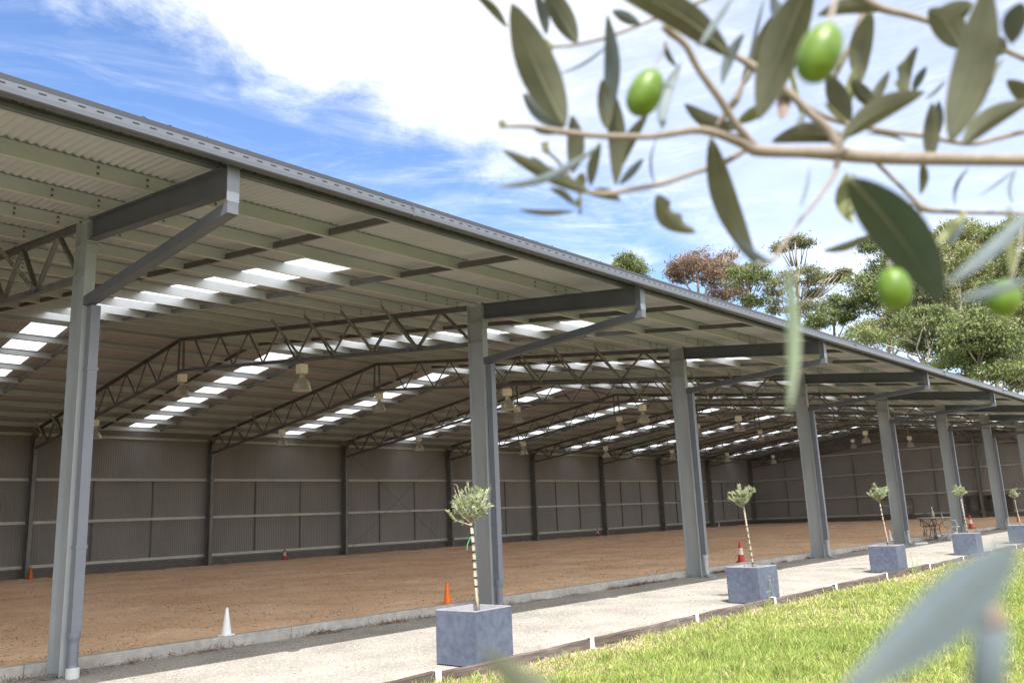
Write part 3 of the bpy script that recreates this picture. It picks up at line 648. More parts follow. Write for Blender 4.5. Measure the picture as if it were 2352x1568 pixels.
def chair(pos, rz, label, mt):
    t = thing('garden_chair', label, 'chair', pos, rz, 'wrought iron chairs at the table')
    m = MB(); m.tube([(.21 * math.cos(j * math.pi / 12), .21 * math.sin(j * math.pi / 12), .44) for j in range(25)], .013, 8)
    for k in range(-4, 5): yv = k * .045; xr = math.sqrt(.205 ** 2 - yv ** 2); m.bar((-xr, yv, .441), (xr, yv, .441), .014, .006)
    for k in range(-4, 5): yv = k * .045; xr = math.sqrt(.205 ** 2 - yv ** 2); m.bar((yv, -xr, .437), (yv, xr, .437), .014, .006)
    m.build('seat', mt, t, True)
    for a in (.7, 2.4, 3.9, 5.5):
        m = MB(); c, s = math.cos(a), math.sin(a); m.tube([(c * .19, s * .19, .44), (c * .17, s * .17, .3), (c * .2, s * .2, .14), (c * .26, s * .26, .0)], .011, 7); m.build('leg', mt, t, True)
    m = MB(); pts = [(-.2 - .05 * math.sin(q), .2 * math.cos(q), .45 + .42 * math.sin(q)) for q in [j * math.pi / 14 for j in range(15)]]; m.tube(pts, .012, 7)
    for k in range(-3, 4):
        yy = k * .05; zt = .45 + .42 * math.sqrt(max(0, 1 - (yy / .2) ** 2)) * .95; m.tube([(-.2, yy * .5, .46), (-.225, yy * 1.3 if abs(k) < 3 else yy, .62), (-.24, yy * .6, zt)], .006, 6)
    m.build('backrest', mt, t, True)
    m = MB()
    for s in (-1, 1): m.tube([(-.22, s * .19, .68), (-.05, s * .25, .66), (.12, s * .25, .64), (.17, s * .2, .5), (.12, s * .18, .44)], .01, 7)
    m.build('armrest', mt, t, True)
    m = MB()
    for s in (-1, 1): m.tube([(.17 * math.cos(q) * .8, s * .17, .16 + .13 * math.sin(q)) for q in [j * math.pi / 8 for j in range(17)]], .008, 6)
    m.build('leg_hoop', mt, t, True)
chair((TX - .35, TY - .62, 0), 1.9 + math.pi, 'wrought iron garden chair on the near side of the table, back seen edge on', IRONL)
chair((TX + .55, TY + .35, 0), 3.7, 'darker wrought iron garden chair on the far side of the round table', IRON)
t = thing('bottle', 'clear bottle with flip stopper standing on the round table', 'bottle', (TX + .02, TY + .02, .742))
m = MB(); m.lathe([(0, 0), (.05, 0), (.055, .02), (.055, .15), (.045, .19), (.018, .24), (.016, .29), (0, .29)], 16); m.build('bottle_body', BOTTLE, t, True)
m = MB(); m.lathe([(.018, .29), (.02, .31), (.012, .335), (0, .34)], 12); m.build('stopper', CWHITE, t, True)

# ================================================================== MIRRORS on the end wall
def wall_mirror(y0, y1, z0, z1, label, tilt):
    t = thing('arena_mirror', label, 'mirror', (XE - .12, (y0 + y1) / 2, z0), 0, 'mirrors on the far end wall'); t.rotation_euler = (0, R(tilt), 0); w_ = (y1 - y0) / 2; h = z1 - z0
    m = MB(); m.box(0, .01, -w_ + .03, w_ - .03, .03, h - .03); m.build('glass', MIRROR, t)
    m = MB(); m.box(-.015, .03, -w_, w_, 0, .03); m.box(-.015, .03, -w_, w_, h - .03, h); m.box(-.015, .03, -w_, -w_ + .03, .03, h - .03); m.box(-.015, .03, w_ - .03, w_, .03, h - .03); m.build('frame', MFRAME, t)
wall_mirror(9.25, 11.25, .42, 1.42, 'framed wall mirror left of the garden table on the far end wall', 1)
wall_mirror(5.45, 6.95, .42, 1.42, 'wall mirror on the far end wall left of the end wall post', 1.5)
wall_mirror(3.6, 5.10, .42, 1.42, 'wall mirror on the far end wall right of the end wall post', 1.5)

# ================================================================== DRY WEEDS, GRAVEL LITTER, GRASS
def weeds():
    Vs = []; n0 = 0
    cen = [(x, RNG.uniform(.22, .33)) for x in np.concatenate([RNG.uniform(-.5, 14, 70), RNG.uniform(14, 40, 60)])] + [(B * i + RNG.uniform(-.1, .25), RNG.uniform(-.1, .34)) for i in range(0, 7) for _ in range(3)]
    P = []; D = []; L_ = []
    for cx, cy in cen:
        k = RNG.integers(12, 60); sp = RNG.uniform(.05, .22); P.append(np.stack([cx + RNG.normal(0, sp, k), cy + RNG.normal(0, .025, k), RNG.uniform(0, .02, k)], -1)); d = RNG.normal(size=(k, 3)); d[:, 2] = np.abs(d[:, 2]) * RNG.choice([.25, .9]); P[-1][:, 1] = np.minimum(P[-1][:, 1], .333); D.append(d / np.linalg.norm(d, axis=1)[:, None]); L_.append(RNG.uniform(.02, .10, k))
    P = np.concatenate(P); D = np.concatenate(D); L_ = np.concatenate(L_); V, F = leaf_cloud(P, D, L_, np.full(len(P), .007)); tag(fastmesh('dry_weeds', V, F, mat('dead_weed', (.16, .095, .052), .9, 0, .35, 10)), kind='stuff')
weeds()
def flakes():
    n = 42000; x = -2 + 40 * RNG.random(n) ** 1.6; y = .6 + 14 * RNG.random(n) ** 1.5; P = np.stack([x, y, np.full(n, .122)], -1)
    keep = np.sin(x * 2.1 + np.sin(y * 3)) + np.sin(y * 2.7 + x) + RNG.normal(0, 1, n) > .2; P = P[keep]; n = len(P); th = RNG.uniform(0, 6.28, n); D = np.stack([np.cos(th), np.sin(th), RNG.uniform(-.02, .35, n)], -1)
    V, F = leaf_cloud(P, D, RNG.uniform(.012, .055, n) * (RNG.random(n) ** .5), RNG.uniform(.003, .010, n)); tag(fastmesh('sand_litter', V, F, mat('dark_litter', (.12, .07, .04), .95, 0, .3, 4)), kind='stuff')
flakes()
def path_litter():
    n = 900; x = -1 + 30 * RNG.random(n) ** 1.3; y = np.where(RNG.random(n) < .45, RNG.uniform(-3.3, -2.9, n), RNG.uniform(-3.2, .3, n)); th = RNG.uniform(0, 6.28, n)
    V, F = leaf_cloud(np.stack([x, y, np.full(n, .006)], -1), np.stack([np.cos(th), np.sin(th), RNG.uniform(0, .2, n)], -1), RNG.uniform(.015, .05, n), RNG.uniform(.004, .012, n))
    tag(fastmesh('path_litter', V, F, mat('fallen_leaf', (.26, .15, .08), .9, 0, .4, 3)), kind='stuff')
path_litter()
def stones():
    n = 14000; x = -1 + 22 * RNG.random(n) ** 1.4; y = RNG.uniform(-3.3, .3, n); s = RNG.uniform(.003, .009, n) * (1 + .5 * (RNG.random(n) > .93)); 
    base = np.array([(1, 0, 0), (-.5, .87, 0), (-.5, -.87, 0), (0, 0, .8)]) ; a = RNG.uniform(0, 6.28, n); c, s_ = np.cos(a), np.sin(a)
    V = np.zeros((n, 4, 3)); V[:, :, 0] = x[:, None] + s[:, None] * (c[:, None] * base[:, 0] - s_[:, None] * base[:, 1]); V[:, :, 1] = y[:, None] + s[:, None] * (s_[:, None] * base[:, 0] + c[:, None] * base[:, 1]); V[:, :, 2] = s[:, None] * base[:, 2]
    F = (np.arange(n)[:, None, None] * 4 + np.array([(0, 1, 3), (1, 2, 3), (2, 0, 3)])[None]).reshape(-1, 3)
    ms = [mat('pebble_pale', (.55, .53, .49), .9), mat('pebble_grey', (.25, .24, .23), .9), mat('pebble_tan', (.36, .27, .19), .9)]
    tag(fastmesh('loose_gravel', V.reshape(-1, 3), F, ms, mi=np.repeat(RNG.choice([0, 1, 2], n, p=[.5, .35, .15]), 3)), kind='stuff')
stones()
def grass():
    GA = [mat('grass_bright', (.36, .44, .12), .6, 0, .2, 3, trans=.45, spec=.2), mat('grass_mid', (.25, .34, .08), .6, 0, .2, 3, trans=.45, spec=.2), mat('grass_yellow', (.50, .51, .20), .6, 0, .2, 3, trans=.4, spec=.2), mat('grass_straw', (.60, .50, .33), .7, 0, .2, 3, trans=.3, spec=.2)]
    N_ = 1150000; # sample along the view sector, denser close to the path's near end
    d = 3.6 * (62 / 3.6) ** (RNG.random(N_) ** 1.05); az = math.atan2(FW.y, FW.x) + RNG.uniform(-.80, .24, N_); x = CAM.x + d * np.cos(az); y = CAM.y + d * np.sin(az)
    k = (y < -3.43) & (x > -2) & (x < 60); x, y, d = x[k], y[k], d[k]; n = len(x)
    # patchiness from real coordinates
    pat = np.sin(x * 1.3 + 1.7 * np.sin(y * .9)) + np.sin(y * 1.9 + 1.3 * np.sin(x * .7 + 2)) + .8 * np.sin(x * 4.1 + y * 3.3) + RNG.normal(0, .7, n)
    edge = np.exp(-(-3.43 - y) / .45)
    dry = RNG.random(n) < np.clip(.20 + .16 * (pat < -.7) + .50 * edge + .14 * (pat < -1.5), 0, .85)
    thin = (edge > .35) & (RNG.random(n) < .45) & (np.sin(x * 3.1) > -.3); keep = ~thin; x, y, d, pat, dry, edge = (a[keep] for a in (x, y, d, pat, dry, edge)); n = len(x)
    tuft = 1 + .45 * np.tanh(pat * .6) + .7 * (np.sin(x * 7.3 + 2 * np.sin(y * 5.1)) * np.sin(y * 8.7 + x * 2.2) > .72); h = RNG.uniform(.03, .085, n) * tuft; h[dry] *= .6; tall = RNG.random(n) < .004; h[tall] *= 2.2
    wd = (.0014 + .00034 * d) * RNG.uniform(.7, 1.3, n); a = RNG.uniform(0, 6.28, n); ln = RNG.uniform(.15, 1.0, n); ln[dry] *= 1.7
    dx, dy = np.cos(a) * ln, np.sin(a) * ln; b = RNG.uniform(0, 6.28, n); sx, sy = np.cos(b) * wd, np.sin(b) * wd; z0 = np.full(n, -.035)
    V = np.zeros((n, 5, 3)); V[:, 0] = np.stack([x - sx, y - sy, z0], -1); V[:, 1] = np.stack([x + sx, y + sy, z0], -1)
    mx, my = x + dx * h * .35, y + dy * h * .35; V[:, 2] = np.stack([mx + sx * .8, my + sy * .8, z0 + h * .6], -1); V[:, 3] = np.stack([mx - sx * .8, my - sy * .8, z0 + h * .6], -1); V[:, 4] = np.stack([x + dx * h, y + dy * h, z0 + h * np.clip(1.05 - ln * .25, .4, 1)], -1)
    V = V.reshape(-1, 3); i = np.arange(n) * 5
    T = np.concatenate([np.stack([i, i + 1, i + 2], -1), np.stack([i, i + 2, i + 3], -1), np.stack([i + 3, i + 2, i + 4], -1)])
    c = np.where(dry, 3, RNG.choice([0, 1, 2], n, p=[.5, .28, .22])); c = np.where((~dry) & (pat > 1.2) & (RNG.random(n) < .5), 1, c)
    tag(fastmesh('lawn_grass', V, T, GA, mi=np.tile(c, 3)), kind='stuff')
grass()
def weed_stems():
    G = mat('seed_stem', (.30, .38, .14), .6, 0, .2, 5, trans=.3); rg = random.Random(4)
    for k, (x, y, nm) in enumerate([(7.9, -3.46, 'tall seeding grass stems in front of the second planter'), (13.9, -3.45, 'tall seeding grass stems in front of the third planter'), (24.3, -3.5, 'tall grass stems in front of the fifth planter'), (19.6, -3.45, 'tall grass stems near the fourth planter')]):
        m = MB()
        for j in range(5 + k):
            a = rg.uniform(0, 6.28); h = rg.uniform(.18, .42); s = Vector((x + rg.uniform(-.12, .3), y + rg.uniform(-.03, .03), -.03)); e = s + Vector((math.cos(a) * .12, math.sin(a) * .06, h)); m.tube([s, s.lerp(e, .5) + Vector((0, 0, .03)), e], [.003, .0022, .0015], 4)
            for q in range(3): aa = rg.uniform(0, 6.28); m.tube([e, e + Vector((math.cos(aa) * .05, math.sin(aa) * .03, .015))], [.002, .003], 4)
        for j in range(14): a = rg.uniform(0, 6.28); s = Vector((x + rg.uniform(-.1, .1), y, -.03)); m.tube([s, s + Vector((math.cos(a) * .05, math.sin(a) * .03, .08)), s + Vector((math.cos(a) * .11, math.sin(a) * .05, .10))], [.005, .004, .001], 4)
        tag(m.build('grass_tuft', G), nm, 'grass tuft', 'tall grass tufts at the path edge')
weed_stems()

# ================================================================== EUCALYPTS BEHIND
GB = mat('gum_bark', (.34, .29, .24), .8, 0, .3, 1.5, col2=(.16, .12, .10), stretch=(1, 1, .3)); GBP = mat('gum_bark_pale', (.50, .45, .39), .8, 0, .25, 1.5, stretch=(1, 1, .3))
LFS = {'green': [(.16, .20, .07), (.24, .27, .10), (.07, .10, .04)], 'yellow': [(.25, .265, .10), (.33, .34, .15), (.11, .14, .05)], 'brown': [(.23, .15, .105), (.28, .19, .14), (.13, .10, .065)], 'olive': [(.18, .19, .09), (.25, .25, .12), (.09, .10, .05)]}
LM = {k: [mat('gum_leaf_' + k, c, .5, 0, .2, .8, trans=.35) for c in v] for k, v in LFS.items()}
def gum(name, label, D, bx, trunk_top, blobs, kind, bark, seed, dens=1.0, twig=True):
    """trunk at pixel column bx, blobs = (px, py, rx, ry) measured on the photo, D = distance in metres"""
    rg = random.Random(seed); rn = np.random.default_rng(seed)
    pb = at(bx, 1100, D); base = Vector((pb.x, pb.y, 0)); u = D / PF
    T = thing(name, label, 'tree', base, 0, 'eucalypts behind the shed')
    loc = lambda p: p - base
    m = MB(); top = at(trunk_top[0], trunk_top[1], D); 
    tp = [base.lerp(top, f) + Vector((rg.gauss(0, .25), rg.gauss(0, .25), 0)) * (1 if 0 < f < 1 else 0) for f in (0, .25, .5, .7, .85, 1)]
    r0 = .006 * top.z + .10; tr = [r0 * q for q in (1.5, 1.05, .85, .65, .5, .35)]; m.tube([loc(p) for p in tp], tr, 8)
    P = []; Dr = []; Ls = []
    if seed >= 9: dens *= 1.0
    for (cx, cy, rx, ry) in blobs:
        c = at(cx, cy, D + rg.uniform(-2.5, 2.5)); Rx, Ry = rx * u, ry * u
        f = max(.35, min(1., 1 - (c - top).length / (top.z * .9))); 
        k = 0
        while k < 4 and tp[k + 1].z < c.z - (c - tp[k + 1]).xy.length * .8 - Ry: k += 1
        s = tp[k].lerp(tp[k + 1], rg.uniform(.3, .9)); bot = c - Vector((0, 0, Ry * .45)); mid = s.lerp(bot, .5) + Vector((rg.gauss(0, .4), rg.gauss(0, .4), rg.uniform(-.2, .5))); rr = max(.085, tr[k] * .6)
        m.tube([loc(s), loc(mid), loc(bot)], [rr, rr * .7, rr * .5], 6)
        nc = int(10 + 52 * dens * (Rx * Ry) / 6)
        for q in range(nc):
            v = Vector((rg.gauss(0, 1), rg.gauss(0, 1), rg.gauss(.15, 1))).normalized() * rg.uniform(.35, 1) ** .5
            cc = c + Vector((v.x * Rx, v.y * Rx, v.z * Ry))
            if q % 2 == 0: m.tube([loc(bot), loc(bot.lerp(cc, .55) + Vector((rg.gauss(0, .15), rg.gauss(0, .15), .1))), loc(cc)], [rr * .38, rr * .22, .02], 4)
            nl = int(rg.uniform(60, 130) * (1.25 if seed >= 8 else 1)); sz = rg.uniform(.26, .52) * min(1.2, .5 + Rx * .25)
            g = rn.normal(size=(nl, 3)) * np.array([sz, sz, sz * .42]); P.append(np.array(loc(cc)) + g); d = rn.normal(size=(nl, 3)) * .7 + np.array([0, 0, -.55]); Dr.append(d / np.linalg.norm(d, axis=1)[:, None]); Ls.append(rn.uniform(.16, .34, nl))
    if twig:
        for k in range(10):
            cx, cy, rx, ry = blobs[rg.randrange(len(blobs))]; c = at(cx + rg.uniform(-1, 1) * rx, cy - ry * rg.uniform(.4, 1.15), D); s = tp[4].lerp(c, .45); m.tube([loc(s), loc(s.lerp(c, .6) + Vector((rg.gauss(0, .2), rg.gauss(0, .2), 0))), loc(c)], [.07, .04, .015], 4)
    m.build('trunk', bark, T, True)
    P = np.concatenate(P); Dr = np.concatenate(Dr); Ls = np.concatenate(Ls); V, F = leaf_cloud(P, Dr, Ls, Ls * .34)
    fastmesh('crown', V, F, LM[kind], T, mi=rn.choice([0, 1, 2], len(P), p=[.45, .3, .25]))
    return T
gum('gum_tree', 'small green tree top peeping over the roof, leftmost of all', 82, 1442, (1442, 600), [(1442, 612, 34, 24), (1428, 622, 30, 18), (1462, 626, 28, 18), (1440, 596, 20, 14)], 'green', GB, 1, 1.6, False)
gum('gum_tree', 'reddish brown gum with fine bare stems, leftmost of the brown crowned trees', 78, 1612, (1600, 590), [(1600, 592, 36, 22), (1570, 606, 34, 20), (1630, 610, 34, 24), (1590, 628, 46, 20), (1552, 622, 24, 16), (1640, 640, 26, 20)], 'brown', GB, 2, .75)
gum('gum_tree', 'reddish brown gum with narrow top beside the leaning olive leaf', 80, 1672, (1668, 590), [(1668, 592, 26, 20), (1660, 614, 32, 20), (1688, 626, 26, 22), (1655, 668, 34, 20), (1690, 670, 30, 16)], 'brown', GB, 3, .7)
gum('gum_tree', 'dark green gum with slender dark stem right of the brown gums', 74, 1718, (1714, 620), [(1715, 618, 36, 18), (1700, 640, 34, 16), (1742, 634, 24, 14), (1728, 690, 30, 14)], 'green', GB, 4, 1.0)
gum('gum_tree', 'sparse gum with bare twiggy crown sticking highest between the blurred leaves', 80, 1828, (1826, 560), [(1826, 552, 30, 12), (1800, 566, 22, 10), (1850, 556, 20, 10)], 'olive', GB, 5, .35)
gum('gum_tree', 'spreading gum with forked pale limbs in the middle of the tree line', 76, 1836, (1846, 650), [(1800, 640, 34, 20), (1850, 630, 40, 18), (1890, 642, 32, 14), (1780, 662, 24, 16), (1920, 636, 22, 10), (1870, 672, 20, 10), (1935, 628, 16, 8), (1800, 700, 40, 18), (1850, 705, 34, 14)], 'olive', GB, 6, .62)
gum('gum_tree', 'green gum with forked dark trunk right of the spreading gum', 72, 1905, (1915, 690), [(1915, 700, 30, 26), (1895, 724, 26, 18), (1945, 726, 24, 16), (1870, 738, 40, 14)], 'green', GB, 7, 1.0)
gum('gum_tree', 'broad green gum with twisting pale limbs behind the big dark leaf', 70, 2030, (2040, 620), [(2060, 600, 46, 34), (2020, 628, 40, 30), (1975, 655, 38, 26), (2000, 560, 24, 16), (1960, 690, 30, 18), (2090, 640, 36, 30), (2040, 660, 44, 24), (2010, 700, 50, 16)], 'green', GBP, 8, 1.0)
gum('gum_tree', 'low yellow green gum with pale forked trunk just above the roof', 66, 2046, (2050, 740), [(2050, 738, 60, 24), (2000, 758, 50, 20), (2100, 744, 46, 26), (2060, 775, 66, 18)], 'yellow', GBP, 9, 1.0)
gum('gum_tree', 'tall dense gum with rounded green top left of the right edge', 76, 2206, (2200, 560), [(2160, 556, 40, 34), (2200, 530, 44, 28), (2240, 548, 40, 34), (2190, 590, 60, 34), (2250, 610, 46, 34), (2160, 626, 44, 30), (2220, 650, 60, 30), (2170, 680, 50, 26)], 'yellow', GBP, 10, 1.15)
gum('gum_tree', 'tall gum at the right edge with leaning reddish trunk', 68, 2310, (2270, 640), [(2330, 580, 40, 40), (2340, 640, 40, 34), (2290, 660, 40, 30), (2300, 540, 40, 26), (2335, 530, 30, 30), (2310, 700, 50, 30), (2345, 720, 30, 30)], 'green', GB, 11, 1.1)
gum('gum_tree', 'green gum leaning left in the lower row behind the roof', 60, 2150, (2120, 740), [(2120, 730, 50, 30), (2170, 750, 56, 30), (2140, 785, 60, 22), (2200, 800, 60, 24), (2090, 790, 40, 14)], 'green', GBP, 12, 1.2)
gum('gum_tree', 'dense lower gum with curving dark trunk near the right end of the roof', 56, 2258, (2240, 740), [(2240, 740, 56, 32), (2290, 770, 56, 36), (2250, 800, 60, 26), (2320, 810, 50, 36), (2210, 770, 50, 30), (2290, 850, 60, 20)], 'green', GB, 13, 1.2)
gum('gum_tree', 'bushy gum filling the gap above the roof at the right edge', 62, 2350, (2345, 780), [(2345, 770, 40, 44), (2330, 830, 40, 30), (2350, 870, 40, 26), (2365, 700, 36, 40)], 'yellow', GB, 14, 1.1)

gum('gum_tree', 'mid green gum between the low forked gum and the leaning gum', 64, 2105, (2100, 700), [(2100, 690, 50, 34), (2130, 660, 46, 30), (2070, 720, 40, 26), (2150, 700, 50, 34)], 'olive', GB, 15, 1.2)
gum('gum_tree', 'leafy gum rising behind the dense rounded gum at the right', 84, 2262, (2260, 570), [(2270, 580, 50, 44), (2230, 620, 50, 40), (2290, 620, 50, 40), (2190, 660, 50, 36), (2260, 700, 60, 40), (2200, 720, 50, 30)], 'green', GBP, 16, 1.2)
gum('gum_tree', 'short dark gum low over the roof at the far right end', 58, 2225, (2225, 800), [(2230, 820, 60, 26), (2280, 840, 60, 26), (2330, 860, 50, 24), (2190, 830, 50, 16), (1985, 775, 50, 14)], 'green', GB, 17, 1.2)

# ================================================================== OLIVE BRANCH IN FRONT
TW = mat('olive_twig', (.23, .195, .165), .8, 0, .2, 120, col2=(.19, .16, .11), bump=.3, bscale=300, bdist=.0006)
LO = mat('leaf_underside', (.165, .175, .12), .6, 0, .3, 28, trans=.30, spec=.3); LBL = mat('leaf_blue_grey', (.13, .165, .185), .5, 0, .28, 28, trans=.2, spec=.4); LDK = mat('leaf_dark_top', (.05, .085, .062), .38, 0, .12, 60, trans=.15, spec=.5); LYG = mat('leaf_yellow_green', (.26, .28, .12), .5, 0, .1, 60, trans=.4); LPK = mat('leaf_brown_pink', (.26, .19, .16), .6, 0, .1, 60, trans=.3); LPG = mat('leaf_pale_green', (.16, .21, .12), .5, 0, .1, 60, trans=.4)
OLV = mat('green_olive_skin', (.075, .145, .006), .42, 0, .0, 180, col2=(.115, .20, .014), spec=.5)
MIDR = mat('leaf_midrib', (.20, .22, .14), .6, 0, .1, 50, trans=.2)
LMAT = {'o': LO, 'b': LBL, 'd': LDK, 'y': LYG, 'p': LPK, 'g': LPG}
def leaf(parent, p0, p1, w, d0, d1, k='o', bow=.0, eaten=0, ang=None, skew=.92):
    bow += random.Random(int(p0[0] + p1[1] * 3)).uniform(-.035, .035) if w > 31 else 0
    a = at(p0[0], p0[1], d0); b = at(p1[0], p1[1], d1); ax = b - a; L_ = ax.length; ax.normalize(); view = (a - CAM).normalized()
    side = ax.cross(view).normalized(); nrm = side.cross(ax); W = w * (d0 + d1) / 2 / PF; n = 14; V = []; rg = random.Random(int(p0[0] * 7 + p1[1]))
    tw = rg.uniform(-.35, .35) if ang is None else ang
    if k in 'od' and ang is None:   # hanging leaves show their undersides
        d1 = d0 - (1 if p1[1] < p0[1] else -1) * .32 * L_ * abs(ax.z); b = at(p1[0], p1[1], d1); ax = b - a; L_ = ax.length; ax.normalize(); side = ax.cross(view).normalized(); nrm = side.cross(ax); W = w * (d0 + d1) / 2 / PF
        face = nrm if nrm.dot(view) < 0 else -nrm; tw = abs(rg.uniform(.15, .5)); 
        n_p = nrm * math.cos(tw) - side * math.sin(tw); n_m = nrm * math.cos(tw) + side * math.sin(tw); sg = 1 if nrm.dot(view) < 0 else -1
        if n_m.z * sg < n_p.z * sg: tw = -tw
    for i in range(n + 1):
        t = i / n; prof = (math.sin(math.pi * min(1, max(0, t)) ** skew)) ** .72 * (1 if t < .999 else 0); prof = max(prof, .07 if t < .12 else .0)
        c = a + ax * (L_ * t) + side * (bow * L_ * math.sin(math.pi * t)) + nrm * (.05 * L_ * math.sin(math.pi * t))
        s2 = (side * math.cos(tw) + nrm * math.sin(tw)); n2 = (nrm * math.cos(tw) - side * math.sin(tw))
        for j in (-1, -.5, 0, .5, 1):
            e = prof * W / 2 * j / max(.6, math.cos(tw))
            if eaten and j == 1: e *= 1 - .5 * abs(math.sin(t * 9 + eaten)) * (t > .3)
            V.append(c + s2 * e + n2 * (abs(j) * prof * W * .12))
    F = []
    for i in range(n):
        for j in range(4): F.append((i * 5 + j, i * 5 + j + 1, i * 5 + j + 6, i * 5 + j + 5))
    nv = len(V); th = Vector(nrm) * .00035; V2 = V + [v + th for v in V]; F2 = F + [tuple(q + nv for q in f[::-1]) for f in F]
    m = MB(); m.add(V2, F2); m.mi = 1
    # raised midrib
    m.tube([V[i * 5 + 2] - nrm * .0002 for i in range(0, n + 1)], [max(.00012, min(.0007, W * .035) * (1 - i / n)) for i in range(n + 1)], 5)
    return m.build('leaf', [LMAT[k], MIDR], parent, True)
A = lambda x, y: (1033.6 + x * .3295, y * .3295)
Bq = lambda x, y: (1665.2 + x * .3295, y * .3295)
ob = thing('olive_branch', 'blurred olive branch with long grey green leaves and green fruit across the top right', 'branch')
def twig(parent, pts, d=.42, d1=None, name='twig'):
    n = len(pts); P = []; Rr = []
    for i, (x, y, wd) in enumerate(pts):
        dd = d + ((d1 - d) * i / (n - 1) if d1 else 0); P.append(at(x, y, dd)); Rr.append(wd * .9 * dd / PF / 2 * (1 + .07 * math.sin(x * .05)))
    # resample for smoothness
    Q = []; Rq = []
    for i in range(n - 1):
        p_1 = P[max(0, i - 1)]; p0 = P[i]; p1 = P[i + 1]; p2 = P[min(n - 1, i + 2)]
        for s in range(5):
            t = s / 5; Q.append(.5 * ((2 * p0) + (p1 - p_1) * t + (2 * p_1 - 5 * p0 + 4 * p1 - p2) * t * t + (3 * p0 - p_1 - 3 * p1 + p2) * t ** 3)); Rq.append(Rr[i] * (1 - t) + Rr[i + 1] * t)
    Q.append(P[-1]); Rq.append(Rr[-1]); m = MB(); m.tube(Q, Rq, 12); return m.build(name, TW, parent, True)
twig(ob, [(2470, 372, 36), (2352, 368, 34), (2240, 367, 33), (2130, 365, 34), (2030, 362, 33), (1960, 358, 36), (1915, 352, 36), (1840, 350, 30), (1740, 345, 34), (1700, 325, 30), (1610, 299, 22), (1500, 313, 16), (1380, 312, 15), (1290, 303, 16), (1220, 291, 12), (1150, 290, 9)], .42, .42, 'main_stem')
twig(ob, [(1742, 345, 22), (1690, 285, 20), (1655, 230, 19), (1605, 160, 19), (1575, 105, 18), (1540, 75, 20), (1525, 62, 16)], .42, .40)
twig(ob, [(1930, 350, 28), (1905, 300, 24), (1860, 260, 22), (1825, 225, 22), (1790, 198, 24), (1745, 163, 26), (1700, 135, 18), (1650, 112, 12), (1600, 100, 8)], .42, .43)
twig(ob, [(1825, 225, 16), (1870, 255, 14), (1930, 280, 12), (2045, 303, 12), (2120, 312, 13), (2222, 330, 13), (2290, 318, 12), (2420, 285, 12)], .43, .46)
twig(ob, [(1960, -20, 20), (2020, 18, 20), (2075, 32, 18), (2130, 48, 16), (2220, 80, 14), (2300, 112, 14), (2420, 165, 13)], .44, .44)
twig(ob, [(1250, 108, 9), (1300, 106, 7), (1340, 100, 9), (1400, 84, 8), (1470, 58, 9), (1530, 32, 10), (1600, 8, 10), (1680, -30, 10)], .45, .45)
twig(ob, [(1710, 345, 16), (1660, 375, 15), (1600, 395, 14), (1520, 422, 13), (1440, 437, 13), (1385, 446, 14), (1345, 440, 9)], .43, .41)
twig(ob, [(1925, 365, 18), (1915, 400, 12), (1880, 455, 9), (1835, 510, 8), (1800, 560, 8), (1775, 595, 10), (1740, 608, 9)], .42, .37)
twig(ob, [(2010, 370, 12), (2060, 420, 10), (2100, 460, 12), (2120, 478, 20), (2160, 485, 12), (2260, 489, 10), (2420, 490, 11)], .46, .46)
twig(ob, [(2112, 465, 10), (2085, 470, 8), (2065, 472, 4)], .46)
twig(ob, [(2115, 485, 9), (2090, 505, 7), (2060, 525, 3)], .46)
twig(ob, [(1250, 345, 14), (1265, 355, 8), (1285, 375, 7), (1315, 415, 8), (1330, 440, 10), (1333, 465, 10), (1332, 492, 9)], .44)
twig(ob, [(1647, 292, 13), (1670, 255, 16), (1690, 230, 20), (1705, 195, 12), (1722, 165, 8)], .44)
twig(ob, [(1900, 215, 10), (1935, 140, 14), (1958, 100, 17), (1972, 60, 19), (1990, 15, 19), (2010, -20, 18)], .46)
twig(ob, [(1925, 355, 12), (1930, 330, 16), (1942, 300, 12), (1960, 275, 8)], .41)
twig(ob, [(1503, 163, 6), (1510, 140, 5), (1527, 112, 5), (1535, 95, 6)], .36, .40)
twig(ob, [(1903, 62, 12), (1912, 25, 13), (1925, -30, 12)], .27, .3)
twig(ob, [(2045, 617, 5), (2035, 580, 4), (2010, 520, 5), (1985, 480, 5), (1960, 400, 8)], .33, .42)
twig(ob, [(2320, 645, 5), (2335, 600, 5), (2350, 520, 6), (2360, 490, 8)], .32, .42)
